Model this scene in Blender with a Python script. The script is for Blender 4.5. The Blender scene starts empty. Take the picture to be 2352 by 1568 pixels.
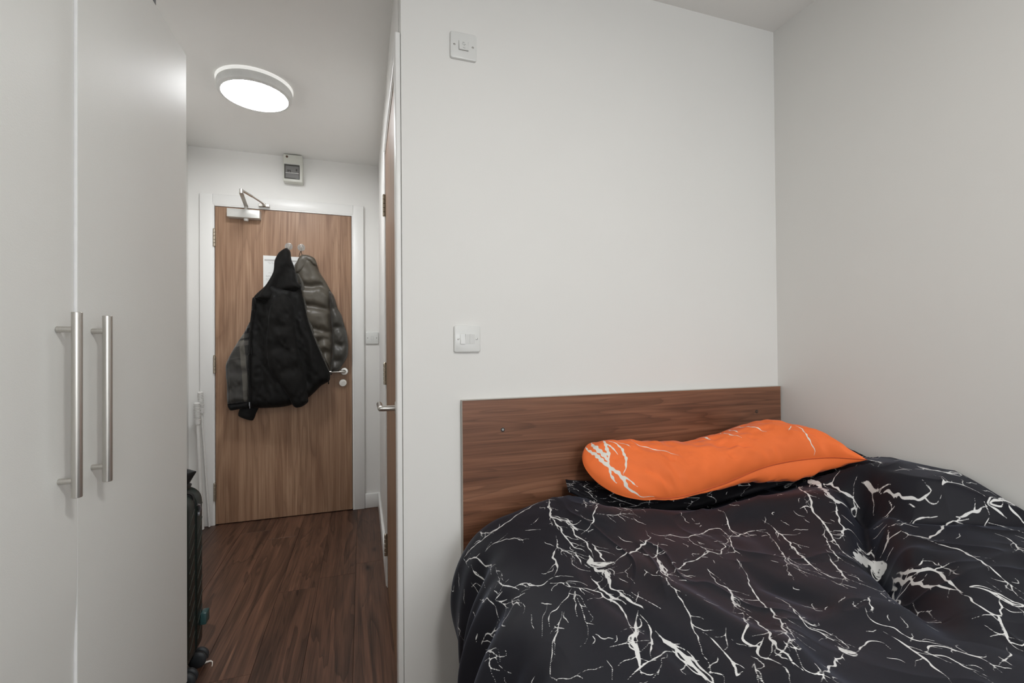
import bpy, bmesh, math, random
import numpy as np
from mathutils import Vector, Matrix, geometry

# ------------------------------------------------------------------ camera, world, lights, exposure
SC = bpy.context.scene
COL = SC.collection
CAM_H = 1.1319
cam_d = bpy.data.cameras.new('camera'); cam = bpy.data.objects.new('camera', cam_d); COL.objects.link(cam)
cam_d.sensor_fit = 'HORIZONTAL'; cam_d.sensor_width = 36.0
cam_d.lens = 1049.71/2352*36.0
cam_d.clip_start = .02
cam.matrix_world = Matrix(((0.95032064, 0.00475384, -0.31123639, 0), (-0.31117454, -0.01059871, -0.95029368, 0),
                           (-0.00781625, 0.99993253, -0.0085929, CAM_H), (0, 0, 0, 1)))
SC.camera = cam
vs = SC.view_settings
vs.view_transform = 'Standard'; vs.look = 'None'; vs.gamma = 1.0; vs.use_curve_mapping = False
vs.exposure = 0.0
W = bpy.data.worlds.new('world'); SC.world = W; W.use_nodes = True
W.node_tree.nodes['Background'].inputs[0].default_value = (.80, .90, 1.0, 1)
W.node_tree.nodes['Background'].inputs[1].default_value = 1.2
# daylight entering through the window in the wall behind the camera
la = bpy.data.lights.new('window_daylight', 'AREA'); la.shape = 'RECTANGLE'; la.size = 1.7; la.size_y = 1.25
la.energy = 44; la.color = (.96, .98, 1.0)
lo = bpy.data.objects.new('window_daylight', la); COL.objects.link(lo)
lo.location = (.75, -2.62, 1.55); lo.rotation_euler = (math.radians(90), 0, 0)

LAMP_ROOM = 76.0
LAMP_HALL = 54.0

# ------------------------------------------------------------------ helpers
WL = {}                                  # world origin of every object, so that children can be placed
def finish(o, name, loc, parent):
    o.name = name
    COL.objects.link(o)
    loc = Vector(loc); WL[o] = loc
    if parent is not None:
        o.parent = parent; o.location = loc-WL[parent]
    else:
        o.location = loc
    return o
def tag(o, label=None, cat=None, group=None, kind=None):
    if label: o['label'] = label
    if cat: o['category'] = cat
    if group: o['group'] = group
    if kind: o['kind'] = kind
    return o
def thing(name, loc, label, cat, group=None, kind=None):
    return tag(finish(bpy.data.objects.new(name, None), name, loc, None), label, cat, group, kind)
def base_of(V):
    a = np.array(V); lo_, hi = a.min(0), a.max(0)
    return ((lo_[0]+hi[0])/2, (lo_[1]+hi[1])/2, lo_[2])
def mesh_obj(name, V, F, mat, parent=None, origin=None, smooth=35):
    V = np.array(V, float)
    if origin is None: origin = base_of(V)
    me = bpy.data.meshes.new(name)
    me.from_pydata((V-np.array(origin)).tolist(), [], F)
    me.materials.append(mat)
    if smooth:
        me.polygons.foreach_set('use_smooth', [True]*len(me.polygons))
        me.set_sharp_from_angle(angle=math.radians(smooth))
    me.update()
    return finish(bpy.data.objects.new(name, me), name, origin, parent)
class MB:
    def __init__(s): s.v = []; s.f = []
    def add(s, V, F):
        n = len(s.v); s.v += [tuple(p) for p in V]; s.f += [tuple(i+n for i in q) for q in F]; return s
    def box(s, x0, x1, y0, y1, z0, z1, bev=0, seg=2):
        bm = bmesh.new(); bmesh.ops.create_cube(bm, size=1)
        for v in bm.verts:
            v.co = ((x0+x1)/2+v.co.x*(x1-x0), (y0+y1)/2+v.co.y*(y1-y0), (z0+z1)/2+v.co.z*(z1-z0))
        if bev: bmesh.ops.bevel(bm, geom=bm.edges[:], offset=bev, segments=seg, profile=.5, affect='EDGES')
        return s.bm(bm)
    def bm(s, bm, M=None):
        bm.verts.index_update()
        V = [tuple((M @ v.co) if M else v.co) for v in bm.verts]; F = [[v.index for v in f.verts] for f in bm.faces]
        bm.free(); return s.add(V, F)
    def lathe(s, c, ax, prof, n=28):
        """prof: (radius, distance along ax) pairs from one end to the other; r=0 closes an end"""
        ax = Vector(ax).normalized(); c = Vector(c)
        t = Vector((0, 0, 1)) if abs(ax.z) < .9 else Vector((1, 0, 0))
        e1 = ax.cross(t).normalized(); e2 = ax.cross(e1)
        V = []; F = []
        rings = []
        for r, h in prof:
            if r < 1e-7:
                rings.append([len(V)]); V.append(c+ax*h)
            else:
                rings.append(list(range(len(V), len(V)+n)))
                V += [c+ax*h+(e1*math.cos(2*math.pi*k/n)+e2*math.sin(2*math.pi*k/n))*r for k in range(n)]
        for a, b in zip(rings, rings[1:]):
            for k in range(n):
                k2 = (k+1) % n
                if len(a) == 1 and len(b) == 1: continue
                if len(a) == 1: F.append((a[0], b[k2], b[k]))
                elif len(b) == 1: F.append((a[k], a[k2], b[0]))
                else: F.append((a[k], a[k2], b[k2], b[k]))
        return s.add(V, F)
    def cyl(s, p0, p1, r, n=24, bev=None):
        p0 = Vector(p0); p1 = Vector(p1); L = (p1-p0).length
        b = min(r*.18, L*.1) if bev is None else bev
        return s.lathe(p0, p1-p0, [(0, 0), (r-b, 0), (r, b), (r, L-b), (r-b, L), (0, L)], n)
    def tube(s, pts, r, n=10, closed_ends=True):
        pts = [Vector(p) for p in pts]; m = len(pts)
        R = r if hasattr(r, '__len__') else [r]*m
        tang = [(pts[min(i+1, m-1)]-pts[max(i-1, 0)]).normalized() for i in range(m)]
        up = Vector((0, 0, 1)) if abs(tang[0].z) < .9 else Vector((1, 0, 0))
        e = tang[0].cross(up).normalized(); V = []; F = []
        for i in range(m):
            e = (e-tang[i]*e.dot(tang[i])).normalized(); g = tang[i].cross(e)
            V += [pts[i]+(e*math.cos(2*math.pi*k/n)+g*math.sin(2*math.pi*k/n))*R[i] for k in range(n)]
        for i in range(m-1):
            for k in range(n):
                k2 = (k+1) % n
                F.append((i*n+k, i*n+k2, (i+1)*n+k2, (i+1)*n+k))
        if closed_ends: F.append(tuple(range(n))[::-1]); F.append(tuple((m-1)*n+k for k in range(n)))
        return s.add(V, F)
    def obj(s, name, mat, parent=None, origin=None, smooth=35):
        return mesh_obj(name, s.v, s.f, mat, parent, origin, smooth)
def rplate(axis, c, w, h, t, r, bev, seg=5, sgn=-1):
    """rounded plate: centre c on its back, w x h, thickness t toward sgn*axis ('x' or 'y')"""
    ring = []
    for qx, qz, a0 in ((1, 1, 0), (-1, 1, 90), (-1, -1, 180), (1, -1, 270)):
        for k in range(seg+1):
            a = math.radians(a0+90*k/seg); ring.append((qx*(w/2-r), qz*(h/2-r), math.cos(a), math.sin(a)))
    layers = [(0, 0), (0, t-bev), (bev*.3, t-bev*.3), (bev, t)]
    V = []; F = []; n = len(ring)
    for ins, d in layers:
        for px, pz, ca, sa in ring:
            rr = max(r-ins, .0002); k = (ins-(r-rr))
            u, z = px+ca*rr, pz+sa*rr
            if axis == 'y': V.append((c[0]+u, c[1]+sgn*d, c[2]+z))
            else: V.append((c[0]+sgn*d, c[1]+u, c[2]+z))
    for L in range(len(layers)-1):
        for k in range(n):
            k2 = (k+1) % n; F.append((L*n+k, L*n+k2, (L+1)*n+k2, (L+1)*n+k))
    F.append(tuple(range(n))[::-1]); F.append(tuple((len(layers)-1)*n+k for k in range(n)))
    return V, F

# ------------------------------------------------------------------ materials
class Nodes:
    def __init__(s, name):
        s.m = bpy.data.materials.new(name); s.m.use_nodes = True; s.t = s.m.node_tree; s.t.nodes.clear()
        s.out = s.n('ShaderNodeOutputMaterial'); s.b = s.n('ShaderNodeBsdfPrincipled')
        s.l(s.b.outputs[0], s.out.inputs[0])
    def n(s, typ, **kw):
        x = s.t.nodes.new(typ)
        for k, v in kw.items():
            if k.startswith('i_'):
                key = k[2:]; key = int(key) if key.isdigit() else key.replace('_', ' ')
                x.inputs[key].default_value = v
            else: setattr(x, k, v)
        return x
    def l(s, a, b): s.t.links.new(a, b)
    def obj(s, scale=(1, 1, 1), loc=(0, 0, 0)):
        tc = s.n('ShaderNodeTexCoord'); mp = s.n('ShaderNodeMapping')
        mp.inputs['Scale'].default_value = scale; mp.inputs['Location'].default_value = loc
        s.l(tc.outputs['Object'], mp.inputs[0]); return mp.outputs[0]
    def noise(s, vec, scale=5, detail=4, rough=.55, dist=0):
        x = s.n('ShaderNodeTexNoise'); x.inputs['Scale'].default_value = scale; x.inputs['Detail'].default_value = detail
        x.inputs['Roughness'].default_value = rough; x.inputs['Distortion'].default_value = dist
        s.l(vec, x.inputs['Vector']); return x.outputs['Fac']
    def ramp(s, fac, stops, interp='LINEAR'):
        r = s.n('ShaderNodeValToRGB'); r.color_ramp.interpolation = interp
        e = r.color_ramp.elements
        while len(e) < len(stops): e.new(.5)
        for k, (p, c) in enumerate(stops):
            e[k].position = p; e[k].color = (*c, 1) if len(c) == 3 else c
        s.l(fac, r.inputs[0]); return r.outputs[0]
    def math(s, op, a, b=None, clamp=False):
        x = s.n('ShaderNodeMath', operation=op); x.use_clamp = clamp
        for k, v in ((0, a), (1, b)):
            if v is None: continue
            if isinstance(v, (int, float)): x.inputs[k].default_value = v
            else: s.l(v, x.inputs[k])
        return x.outputs[0]
    def mix(s, fac, a, b, blend='MIX'):
        x = s.n('ShaderNodeMix', data_type='RGBA', blend_type=blend)
        for k, v in (('Factor', fac), ('A', a), ('B', b)):
            i = [q for q in x.inputs if q.name == k and (q.type == 'RGBA' or k == 'Factor')][0]
            if isinstance(v, (int, float)): i.default_value = v
            elif isinstance(v, tuple): i.default_value = (*v, 1)
            else: s.l(v, i)
        return [o for o in x.outputs if o.type == 'RGBA'][0]
    def bump(s, h, strength=.2, dist=.01):
        b = s.n('ShaderNodeBump'); b.inputs['Strength'].default_value = strength; b.inputs['Distance'].default_value = dist
        s.l(h, b.inputs['Height']); s.l(b.outputs[0], s.b.inputs['Normal'])
    def set(s, **kw):
        for k, v in kw.items():
            i = s.b.inputs[k.replace('_', ' ')]
            if isinstance(v, (int, float)): i.default_value = v
            elif isinstance(v, tuple): i.default_value = (*v, 1) if len(v) == 3 else v
            else: s.l(v, i)
        return s
def plain(name, col, rough=.5, metal=0, spec=.5, var=.03, vscale=30, **kw):
    N = Nodes(name); f = N.noise(N.obj(), vscale, 3)
    c = N.ramp(f, [(.3, tuple(max(0, x*(1-var)) for x in col)), (.7, tuple(min(1, x*(1+var)) for x in col))])
    N.set(Base_Color=c, Roughness=rough, Metallic=metal, Specular_IOR_Level=spec, **kw); return N.m
def paint(name, col, rough=.6, bump=.05, spec=.3):
    N = Nodes(name); v = N.obj()
    f = N.noise(v, 2.2, 3); c = N.ramp(f, [(.35, tuple(x*.985 for x in col)), (.65, col)])
    N.set(Base_Color=c, Roughness=rough, Specular_IOR_Level=spec)
    h = N.noise(v, 260, 2); N.bump(h, bump, .002); return N.m
def brushed(name, col, rough=.3, sc=(400, 400, 6)):
    N = Nodes(name); f = N.noise(N.obj(sc), 1, 3)
    c = N.ramp(f, [(.3, tuple(x*.88 for x in col)), (.7, col)])
    N.set(Base_Color=c, Roughness=N.ramp(f, [(.3, (rough,)*3), (.7, (rough+.12,)*3)]), Metallic=1.0); return N.m
def wood(name, ax, cols, scale=1.0, rough=.45, strips=None, contrast=1.0, spec=.4, seedloc=(0, 0, 0), plank=False, spread=.24, lines=0, wf=.36, lstr=1.0):
    """wood grain running along axis ax (0,1,2); cols: dark, mid, light"""
    N = Nodes(name)
    tc = N.n('ShaderNodeTexCoord'); vec = tc.outputs['Object']
    if plank:
        oi = N.n('ShaderNodeObjectInfo')
        cmb = N.n('ShaderNodeCombineXYZ')
        for k, mul in ((0, 37.0), (1, 91.0), (2, 53.0)): N.l(N.math('MULTIPLY', oi.outputs['Random'], mul), cmb.inputs[k])
        add = N.n('ShaderNodeVectorMath', operation='ADD'); N.l(vec, add.inputs[0]); N.l(cmb.outputs[0], add.inputs[1]); vec = add.outputs[0]
    def mp(s_along, s_across):
        m = N.n('ShaderNodeMapping'); sc = [s_across*scale]*3; sc[ax] = s_along*scale
        m.inputs['Scale'].default_value = sc; m.inputs['Location'].default_value = seedloc; N.l(vec, m.inputs[0]); return m.outputs[0]
    big = N.noise(mp(.55 if not strips else .42, 5.0 if not strips else 9.0), 1, 3, .5, .6 if not strips else .25)                     # broad cathedral figure
    rings = N.math('FRACT', N.math('MULTIPLY', big, 9.0))
    rings = N.math('ABSOLUTE', N.math('SUBTRACT', rings, .5))
    fine = N.noise(mp(2.2, 130), 1, 4, .65)
    med = N.noise(mp(.9, 26), 1, 4, .6, .3)
    f = N.math('ADD', N.math('MULTIPLY', rings, .34*contrast), N.math('ADD', N.math('MULTIPLY', fine, wf), N.math('MULTIPLY', med, .86-wf)))
    if strips:
        sep = N.n('ShaderNodeSeparateXYZ'); N.l(vec, sep.inputs[0])
        a = sep.outputs[strips[0]]
        wob = N.math('MULTIPLY', N.noise(mp(.8, .8), 1, 1), strips[3])
        cell = N.math('FLOOR', N.math('ADD', N.math('MULTIPLY', a, strips[1]), wob))
        wn = N.n('ShaderNodeTexWhiteNoise', noise_dimensions='1D'); N.l(cell, wn.inputs['W'])
        f = N.math('ADD', f, N.math('MULTIPLY', N.math('SUBTRACT', wn.outputs['Value'], .5), strips[2]))
    if plank: f = N.math('ADD', f, N.math('MULTIPLY', N.math('SUBTRACT', oi.outputs['Random'], .5), .09))
    c = N.ramp(f, [(.56-spread-.02, cols[0]), (.56, cols[1]), (.56+spread, cols[2])])
    if lines:
        cl_ = N.math('FRACT', N.math('MULTIPLY', big, lines))
        c = N.mix(lstr, c, N.ramp(cl_, [(.0, (.50,)*3), (.10, (.72,)*3), (.35, (1,)*3), (.97, (1,)*3), (1.0, (.55,)*3)]), 'MULTIPLY')
    N.set(Base_Color=c, Roughness=rough, Specular_IOR_Level=spec)
    N.bump(fine, .06, .002)
    return N, c, vec

M = {}
M['wall'] = paint('wall_paint', (.80, .792, .766))
M['wallback'] = paint('hall_wall_paint', (.86, .85, .825))
M['ceiling'] = paint('ceiling_paint', (.89, .88, .855), .8)
M['trim'] = paint('trim_gloss_paint', (.86, .855, .835), .35, .02, .5)
M['ward'] = None
N = Nodes('wardrobe_laminate'); v = N.obj()
f = N.noise(v, 3, 3)
N.set(Base_Color=N.ramp(f, [(.3, (.85, .86, .835)), (.7, (.87, .88, .855))]), Roughness=.48, Specular_IOR_Level=.30)
N.bump(N.noise(v, 420, 2), .12, .002); M['ward'] = N.m
M['edge'] = plain('wardrobe_edge_strip', (.86, .86, .86), .4)
M['plastic'] = plain('white_switch_plastic', (.74, .745, .725), .28, 0, .5, .01)
M['greybox'] = plain('grey_enclosure_plastic', (.66, .66, .60), .4, 0, .5, .02)
M['steel'] = brushed('brushed_steel', (.62, .60, .565), .30)
M['steelh'] = brushed('brushed_steel_lever', (.66, .64, .60), .26, (60, 60, 60))
M['silver'] = plain('silver_painted_metal', (.66, .655, .63), .35, .35)
M['brass'] = brushed('satin_hinge_metal', (.50, .45, .37), .35, (40, 40, 300))
M['screw'] = plain('screw_metal', (.32, .31, .29), .35, .9)
M['dark'] = plain('dark_gap', (.03, .028, .026), .7)
dw, _, _ = wood('walnut_laminate_door', 2, ((.245, .135, .080), (.38, .235, .148), (.50, .33, .22)), 1.0, .42, contrast=.55, spread=.17, wf=.46, lines=8, lstr=.22)
M['doorwood'] = dw.m
dw2, _, _ = wood('walnut_laminate_bath_door', 2, ((.24, .135, .080), (.36, .225, .142), (.47, .31, .21)), 1.0, .42, contrast=.5, seedloc=(4, 2, 1), spread=.17, wf=.46, lines=8, lstr=.22)
M['doorwood2'] = dw2.m
hb, _, _ = wood('walnut_headboard', 0, ((.105, .044, .024), (.23, .102, .057), (.36, .180, .108)), 1.15, .36, strips=(2, 13.0, .16, .35), contrast=.5, lines=13, spread=.20, wf=.42, lstr=.6, spec=.45)
M['headwood'] = hb.m
# floor planks
pn, pc, pv = wood('vinyl_plank_wood', 1, ((.046, .023, .015), (.160, .078, .049), (.32, .168, .102)), 1.35, .42, contrast=.5, wf=.46, lines=7, spec=.45, plank=True)
kn = pn.n('ShaderNodeTexVoronoi'); kn.inputs['Scale'].default_value = 1.0
km = pn.n('ShaderNodeMapping'); km.inputs['Scale'].default_value = (7.5, 2.6, 0); pn.l(pv, km.inputs[0]); pn.l(km.outputs[0], kn.inputs['Vector'])
k2 = pn.ramp(kn.outputs['Distance'], [(.02, (.10,)*3), (.10, (.9,)*3), (.14, (1,)*3)])
st = pn.n('ShaderNodeMapping'); st.inputs['Scale'].default_value = (9, .8, 0); pn.l(pv, st.inputs[0])
streak = pn.ramp(pn.noise(st.outputs[0], 1, 3, .6, .8), [(.34, (.35,)*3), (.47, (1,)*3)])
cc = pn.mix(1.0, pc, k2, 'MULTIPLY'); cc = pn.mix(.8, cc, streak, 'MULTIPLY')
pn.l(cc, pn.b.inputs['Base Color']); M['plank'] = pn.m
M['joint'] = plain('floor_joint', (.02, .013, .010), .8)
N = Nodes('lamp_diffuser'); N.set(Base_Color=(.9, .9, .88), Emission_Color=(.97, .985, 1.0), Emission_Strength=LAMP_HALL); M['glow'] = N.m
N = Nodes('room_lamp_diffuser'); N.set(Base_Color=(.9, .9, .88), Emission_Color=(1.0, .985, .955), Emission_Strength=LAMP_ROOM); M['glow_room'] = N.m
N = Nodes('lamp_base_glow'); N.set(Base_Color=(.8, .8, .78), Emission_Color=(1.0, .985, .95), Emission_Strength=.42); M['halo'] = N.m  # weak emission stands in for lamp light on the base plate rim
M['lampbody'] = plain('lamp_white_plastic', (.70, .70, .68), .4)

# ---- cloth surfaces (pure numpy) ----
def vnoise(x, y, seed=0):
    xi = np.floor(x).astype(np.int64); yi = np.floor(y).astype(np.int64)
    fx = x-xi; fy = y-yi
    fx = fx*fx*fx*(fx*(fx*6-15)+10); fy = fy*fy*fy*(fy*(fy*6-15)+10)
    def h(a, b):
        n = (a*374761393 + b*668265263 + seed*974711) & 0x7fffffff
        n = ((n ^ (n >> 13))*1274126177) & 0x7fffffff
        n = n ^ (n >> 16)
        return (n & 0xffff)/32767.5-1
    return (h(xi, yi)*(1-fx)+h(xi+1, yi)*fx)*(1-fy)+(h(xi, yi+1)*(1-fx)+h(xi+1, yi+1)*fx)*fy

def sstep(a, b, x):
    t = np.clip((x-a)/(b-a), 0, 1)
    return t*t*(3-2*t)

def pdist(x, y, P):
    """distance from points to a polyline, and the position 0..1 along it"""
    best = np.full(np.shape(x), 1e9); pos = np.zeros(np.shape(x))
    n = len(P)-1
    for i in range(n):
        ax, ay = P[i]; bx, by = P[i+1]
        dx, dy = bx-ax, by-ay; L = dx*dx+dy*dy+1e-12
        t = np.clip(((x-ax)*dx+(y-ay)*dy)/L, 0, 1)
        d = np.hypot(x-ax-t*dx, y-ay-t*dy)
        m = d < best
        best = np.where(m, d, best); pos = np.where(m, (i+t)/n, pos)
    return best, pos

def spline(P, n):
    P = np.array(P, float); k = len(P)
    Q = np.vstack([2*P[0]-P[1], P, 2*P[-1]-P[-2]])
    T = np.linspace(0, k-1-1e-9, n); i = T.astype(int); t = (T-i)[:, None]
    a, b, c, d = Q[i], Q[i+1], Q[i+2], Q[i+3]
    return 0.5*((2*b)+(-a+c)*t+(2*a-5*b+4*c-d)*t*t+(-a+3*b-3*c+d)*t**3)

DUVET_PROFILE = [(1.595, .60), (1.40, .60), (1.20, .60), (1.0, .605), (.80, .615), (.66, .625), (.55, .628), (.46, .622),
                 (.375, .603), (.31, .558), (.272, .485), (.260, .39), (.268, .30), (.285, .20), (.30, .10)]
LOBE = spline([(-.7, 2.0), (.30, 1.85), (.45, 1.75), (.60, 1.62), (.69, 1.55), (.78, 1.46), (.86, 1.41), (.95, 1.405), (1.05, 1.42), (1.15, 1.40), (1.25, 1.38), (1.45, 1.36)], 400)
def duvet_top(X, Y):
    z = .07*sstep(1.0, 1.45, X)*sstep(.1, .6, Y)
    xc = np.interp(Y, LOBE[:, 0], LOBE[:, 1])
    z = z+.088*sstep(-.010, .065, X-xc)*sstep(.60, .86, Y)
    d, p = pdist(X, Y, [(1.46, 1.03), (1.40, .96), (1.30, .88), (1.205, .797), (1.13, .70), (1.06, .60), (.95, .50)])
    z = z-(.062*np.exp(-(d/.032)**2)+.02*np.exp(-(d/.08)**2))*sstep(0, .12, p)*(1-sstep(.6, 1.0, p))
    d, p = pdist(X, Y, [(1.205, .80), (1.17, .755)])
    z = z-.03*np.exp(-(d/.03)**2)
    d, p = pdist(X, Y, [(1.24, .74), (1.12, .72), (.98, .74)])
    z = z+.018*np.exp(-(d/.035)**2)*(1-p)
    d, p = pdist(X, Y, [(1.45, 1.02), (1.415, .92), (1.395, .84), (1.435, .785), (1.54, .70)])
    z = z-.016*np.exp(-(d/.018)**2)*np.sin(np.pi*np.clip(p, .03, .97))
    # the crest in front of the pillows and the dip behind it
    d, p = pdist(X, Y, [(.62, 1.14), (.74, 1.165), (.98, 1.165), (1.18, 1.12), (1.34, 1.04)])
    z = z+.022*np.exp(-(d/.06)**2)
    z = z-.045*sstep(1.16, 1.27, Y+.12*(X-1.0)*(X > 1.0))*sstep(.64, .80, X)
    z = z+.028*np.exp(-((X-.60)/.20)**2-((Y-1.24)/.15)**2)
    # long soft folds running down the bed
    for P, a, w in (([(.62, .98), (.60, .80), (.64, .55), (.66, .30)], .016, .035),
                    ([(.50, 1.05), (.47, .85), (.50, .60), (.46, .35)], -.012, .025),
                    ([(.80, .72), (.72, .62), (.60, .52), (.55, .40)], .018, .035),
                    ([(.86, .88), (.84, .78), (.88, .66)], -.014, .028),
                    ([(.98, 1.02), (.94, .90), (.97, .78)], .010, .04),
                    ([(1.30, .70), (1.18, .60), (1.02, .50)], .014, .04),
                    ([(1.42, .66), (1.30, .55), (1.18, .45)], -.012, .03)):
        d, p = pdist(X, Y, P)
        z = z+a*np.exp(-(d/w)**2)*np.sin(np.pi*np.clip(p, .02, .98))**.7
    z = z+.010*vnoise(X*5.1+3, Y*4.3, 3)+.0030*vnoise(X*11, Y*9, 5)
    r = 1-np.abs(vnoise(X*7.0+1.7*vnoise(X*4, Y*4, 21), Y*5.5, 9))
    z = z+.0055*r**5-.002
    return z

def duvet_surface(ds, ys):
    """returns P[j,i,3] and the s coordinate (arc length from the wall)"""
    base = spline(DUVET_PROFILE, 4000)
    L = np.concatenate([[0], np.cumsum(np.hypot(*np.diff(base, axis=0).T))])
    n = int(L[-1]/ds)+1
    S = np.linspace(0, L[-1], n)
    bx = np.interp(S, L, base[:, 0]); bz = np.interp(S, L, base[:, 1])
    tx = np.gradient(bx, S); tz = np.gradient(bz, S)
    nx, nz = tz, -tx                      # outward normal (up on the top, -X on the side)
    nl = np.hypot(nx, nz); nx /= nl; nz /= nl
    X = np.repeat(bx[None, :], len(ys), 0); Z = np.repeat(bz[None, :], len(ys), 0)
    Yg = np.repeat(np.array(ys)[:, None], n, 1); Sg = np.repeat(S[None, :], len(ys), 0)
    side = sstep(.60, .30, X)*0+sstep(1.12, 1.32, Sg)     # 0 on the top, 1 on the hanging side
    top = duvet_top(X, Yg)*(1-side)
    hang = np.clip(Sg-1.22, 0, 1)
    fold = (.026*np.sin(Yg*31+2.2*vnoise(Yg*3, Sg*1.5, 12)+1.2)+.014*np.sin(Yg*57+3*vnoise(Yg*5, Sg*2, 14)))*sstep(0, .30, hang)
    fold = fold+side*.010*vnoise(Yg*7, Sg*5, 17)
    flare = -.05*sstep(1.25, .75, Yg)*sstep(.0, .35, hang)
    off = fold-flare*0+.05*sstep(1.30, .80, Yg)*sstep(.0, .4, hang)
    X = X+nx[None, :]*off*side; Z = Z+top+nz[None, :]*off*side
    # rounded far end, tucked down in front of the headboard
    e = sstep(1.30, 1.405, Yg)
    Z = Z-(.045*e**2+.05*sstep(1.385, 1.41, Yg))*(1-side*.6)
    X = X+.02*e*side
    Z = np.maximum(Z, .03)
    Z = tuck_under(X, Yg, Z, [BLACK_D, ORANGE_D], .006)
    return np.stack([X, Yg, Z], -1), Sg

def tuck_under(X, Y, Z, tops, gap, x0=.5, y0=.9, c=.006, n=(190, 90)):
    """press surface Z down so that it stays below the undersides in tops"""
    hm = np.full(n, 9.0)
    for D in tops:
        i = np.clip(((D[..., 0]-x0)/c).astype(int), 0, n[0]-1); j = np.clip(((D[..., 1]-y0)/c).astype(int), 0, n[1]-1)
        np.minimum.at(hm, (i.ravel(), j.ravel()), D[..., 2].ravel())
    for _ in range(2):                                   # spread one cell, then soften
        p = np.pad(hm, 1, mode='edge'); hm = np.min([p[a:a+n[0], b:b+n[1]] for a in range(3) for b in range(3)], 0)
    fi = np.clip((X-x0)/c-.5, 0, n[0]-2); fj = np.clip((Y-y0)/c-.5, 0, n[1]-2); i = fi.astype(int); j = fj.astype(int); u = fi-i; v = fj-j
    ok = (X > x0) & (Y > y0)
    h = np.min([hm[i, j], hm[i+1, j], hm[i, j+1], hm[i+1, j+1]], 0)
    hb = hm[i, j]*(1-u)*(1-v)+hm[i+1, j]*u*(1-v)+hm[i, j+1]*(1-u)*v+hm[i+1, j+1]*u*v
    hh = np.where(hb < 2, hb, h)
    return np.where(ok & (hh < 2), np.minimum(Z, hh-gap), Z)

def pillow_surface(F, B, nu, nv, up, dn, nup, ndn, seed=1, endpow=.45, wr=.004, endbulge=(0, 0, 0)):
    F = spline(F, nu); B = spline(B, nu)
    u = np.linspace(0, 1, nu)[None, :]; v = np.linspace(0, 1, nv)[:, None]
    base = F[None]*(1-v[..., None])+B[None]*v[..., None]
    base = base+np.array(endbulge)*((4*v*(1-v))**.6*np.exp(-(u/.09)))[..., None]
    prof = np.clip(4*v*(1-v), 0, 1)**.5*np.clip(1-np.abs(2*u-1)**3.2, 0, 1)**endpow
    up = np.interp(u, np.linspace(0, 1, len(up)), up); dn = np.interp(u, np.linspace(0, 1, len(dn)), dn)
    uu = u+0*v; vv = v+0*u
    w = wr*(vnoise(uu*14, vv*5, seed)+.6*vnoise(uu*33, vv*11, seed+4))*np.sqrt(np.clip(prof, 0, 1))
    edge = .009*np.exp(-vv/.13)*np.sin(uu*70+3*vnoise(uu*9, vv*3, seed+7))*prof*(vv > 0)
    T = base+np.array(nup)*(up*prof+w+edge)[..., None]
    D = base+np.array(ndn)*(dn*prof+w*.8)[..., None]
    return T, D

OR_F = [(.865, 1.222, .652), (.915, 1.215, .648), (.985, 1.205, .655), (1.13, 1.215, .672), (1.268, 1.205, .710), (1.36, 1.17, .735), (1.44, 1.10, .757), (1.487, 1.01, .768)]
OR_B = [(.735, 1.388, .800), (.80, 1.392, .787), (.90, 1.392, .765), (1.05, 1.392, .745), (1.20, 1.392, .765), (1.34, 1.38, .79), (1.44, 1.33, .79), (1.53, 1.24, .775)]
def orange_pillow(nu=260, nv=120):
    return pillow_surface(OR_F, OR_B, nu, nv, [.092, .090, .082, .088, .080, .082, .098, .094, .06], [.03, .03, .04, .035, .05, .095, .110, .095, .05],
                          (0, -.40, .92), (0, -.35, -.94), 3, .42, .007, endbulge=(-.104, -.004, -.020))
BK_F = [(.625, 1.345, .668), (.75, 1.30, .60), (.95, 1.27, .585), (1.2, 1.25, .61), (1.40, 1.19, .665), (1.50, 1.12, .70), (1.588, 1.06, .745)]
BK_B = [(.64, 1.395, .685), (.75, 1.405, .66), (.95, 1.405, .63), (1.2, 1.405, .64), (1.40, 1.405, .70), (1.50, 1.38, .74), (1.592, 1.25, .785)]
def black_pillow(nu=160, nv=70):
    T, D = pillow_surface(BK_F, BK_B, nu, nv, [.006, .025, .03, .025, .025, .03, .03], [.01, .03, .03, .03, .03, .02], (0, -.25, .97), (0, 0, -1), 8, .35)
    T[1:-1, 1:-1, 2] = tuck_under(T[..., 0], T[..., 1], T[..., 2], [ORANGE_D], .004)[1:-1, 1:-1]
    D[1:-1, 1:-1, 2] = np.minimum(D[..., 2], T[..., 2]-.006)[1:-1, 1:-1]
    return T, D
ORANGE_D = orange_pillow(420, 200)[1]
BLACK_D = black_pillow(420, 200)[1]

# ------------------------------------------------------------------ the setting
H = 2.416; YB = 1.445; XR = 1.62; XL = -1.045; YD = 3.368; YW = 3.385; YREAR = -2.45; XH = .118
def struct(name, mb, mat, label, cat, origin=None, smooth=35):
    return tag(mb.obj(name, mat, None, origin, smooth), label, cat, None, 'structure')
struct('wall_right', MB().box(XR, XR+.1, YREAR-.1, YB+.1, 0, H), M['wall'], 'plain white wall running along the bed', 'wall')
struct('wall_bed', MB().box(XH, XR, YB, 1.519, 0, H), M['wall'], 'white wall behind the walnut headboard with two switch plates', 'wall')
struct('wall_hall', MB().box(XH-.003, .22, 2.241, 3.485, 0, H).box(XH-.003, .22, 1.519, 2.241, 2.053, H), M['wallback'], 'white side wall of the entrance hall around the bathroom door', 'wall')
struct('wall_back', MB().box(XL, -.925, YW, 3.485, 0, H).box(-.040, XH-.003, YW, 3.485, 0, H).box(-.925, -.040, YW, 3.485, 2.066, H), M['wallback'], 'white end wall of the hall around the entrance door', 'wall')
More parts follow.
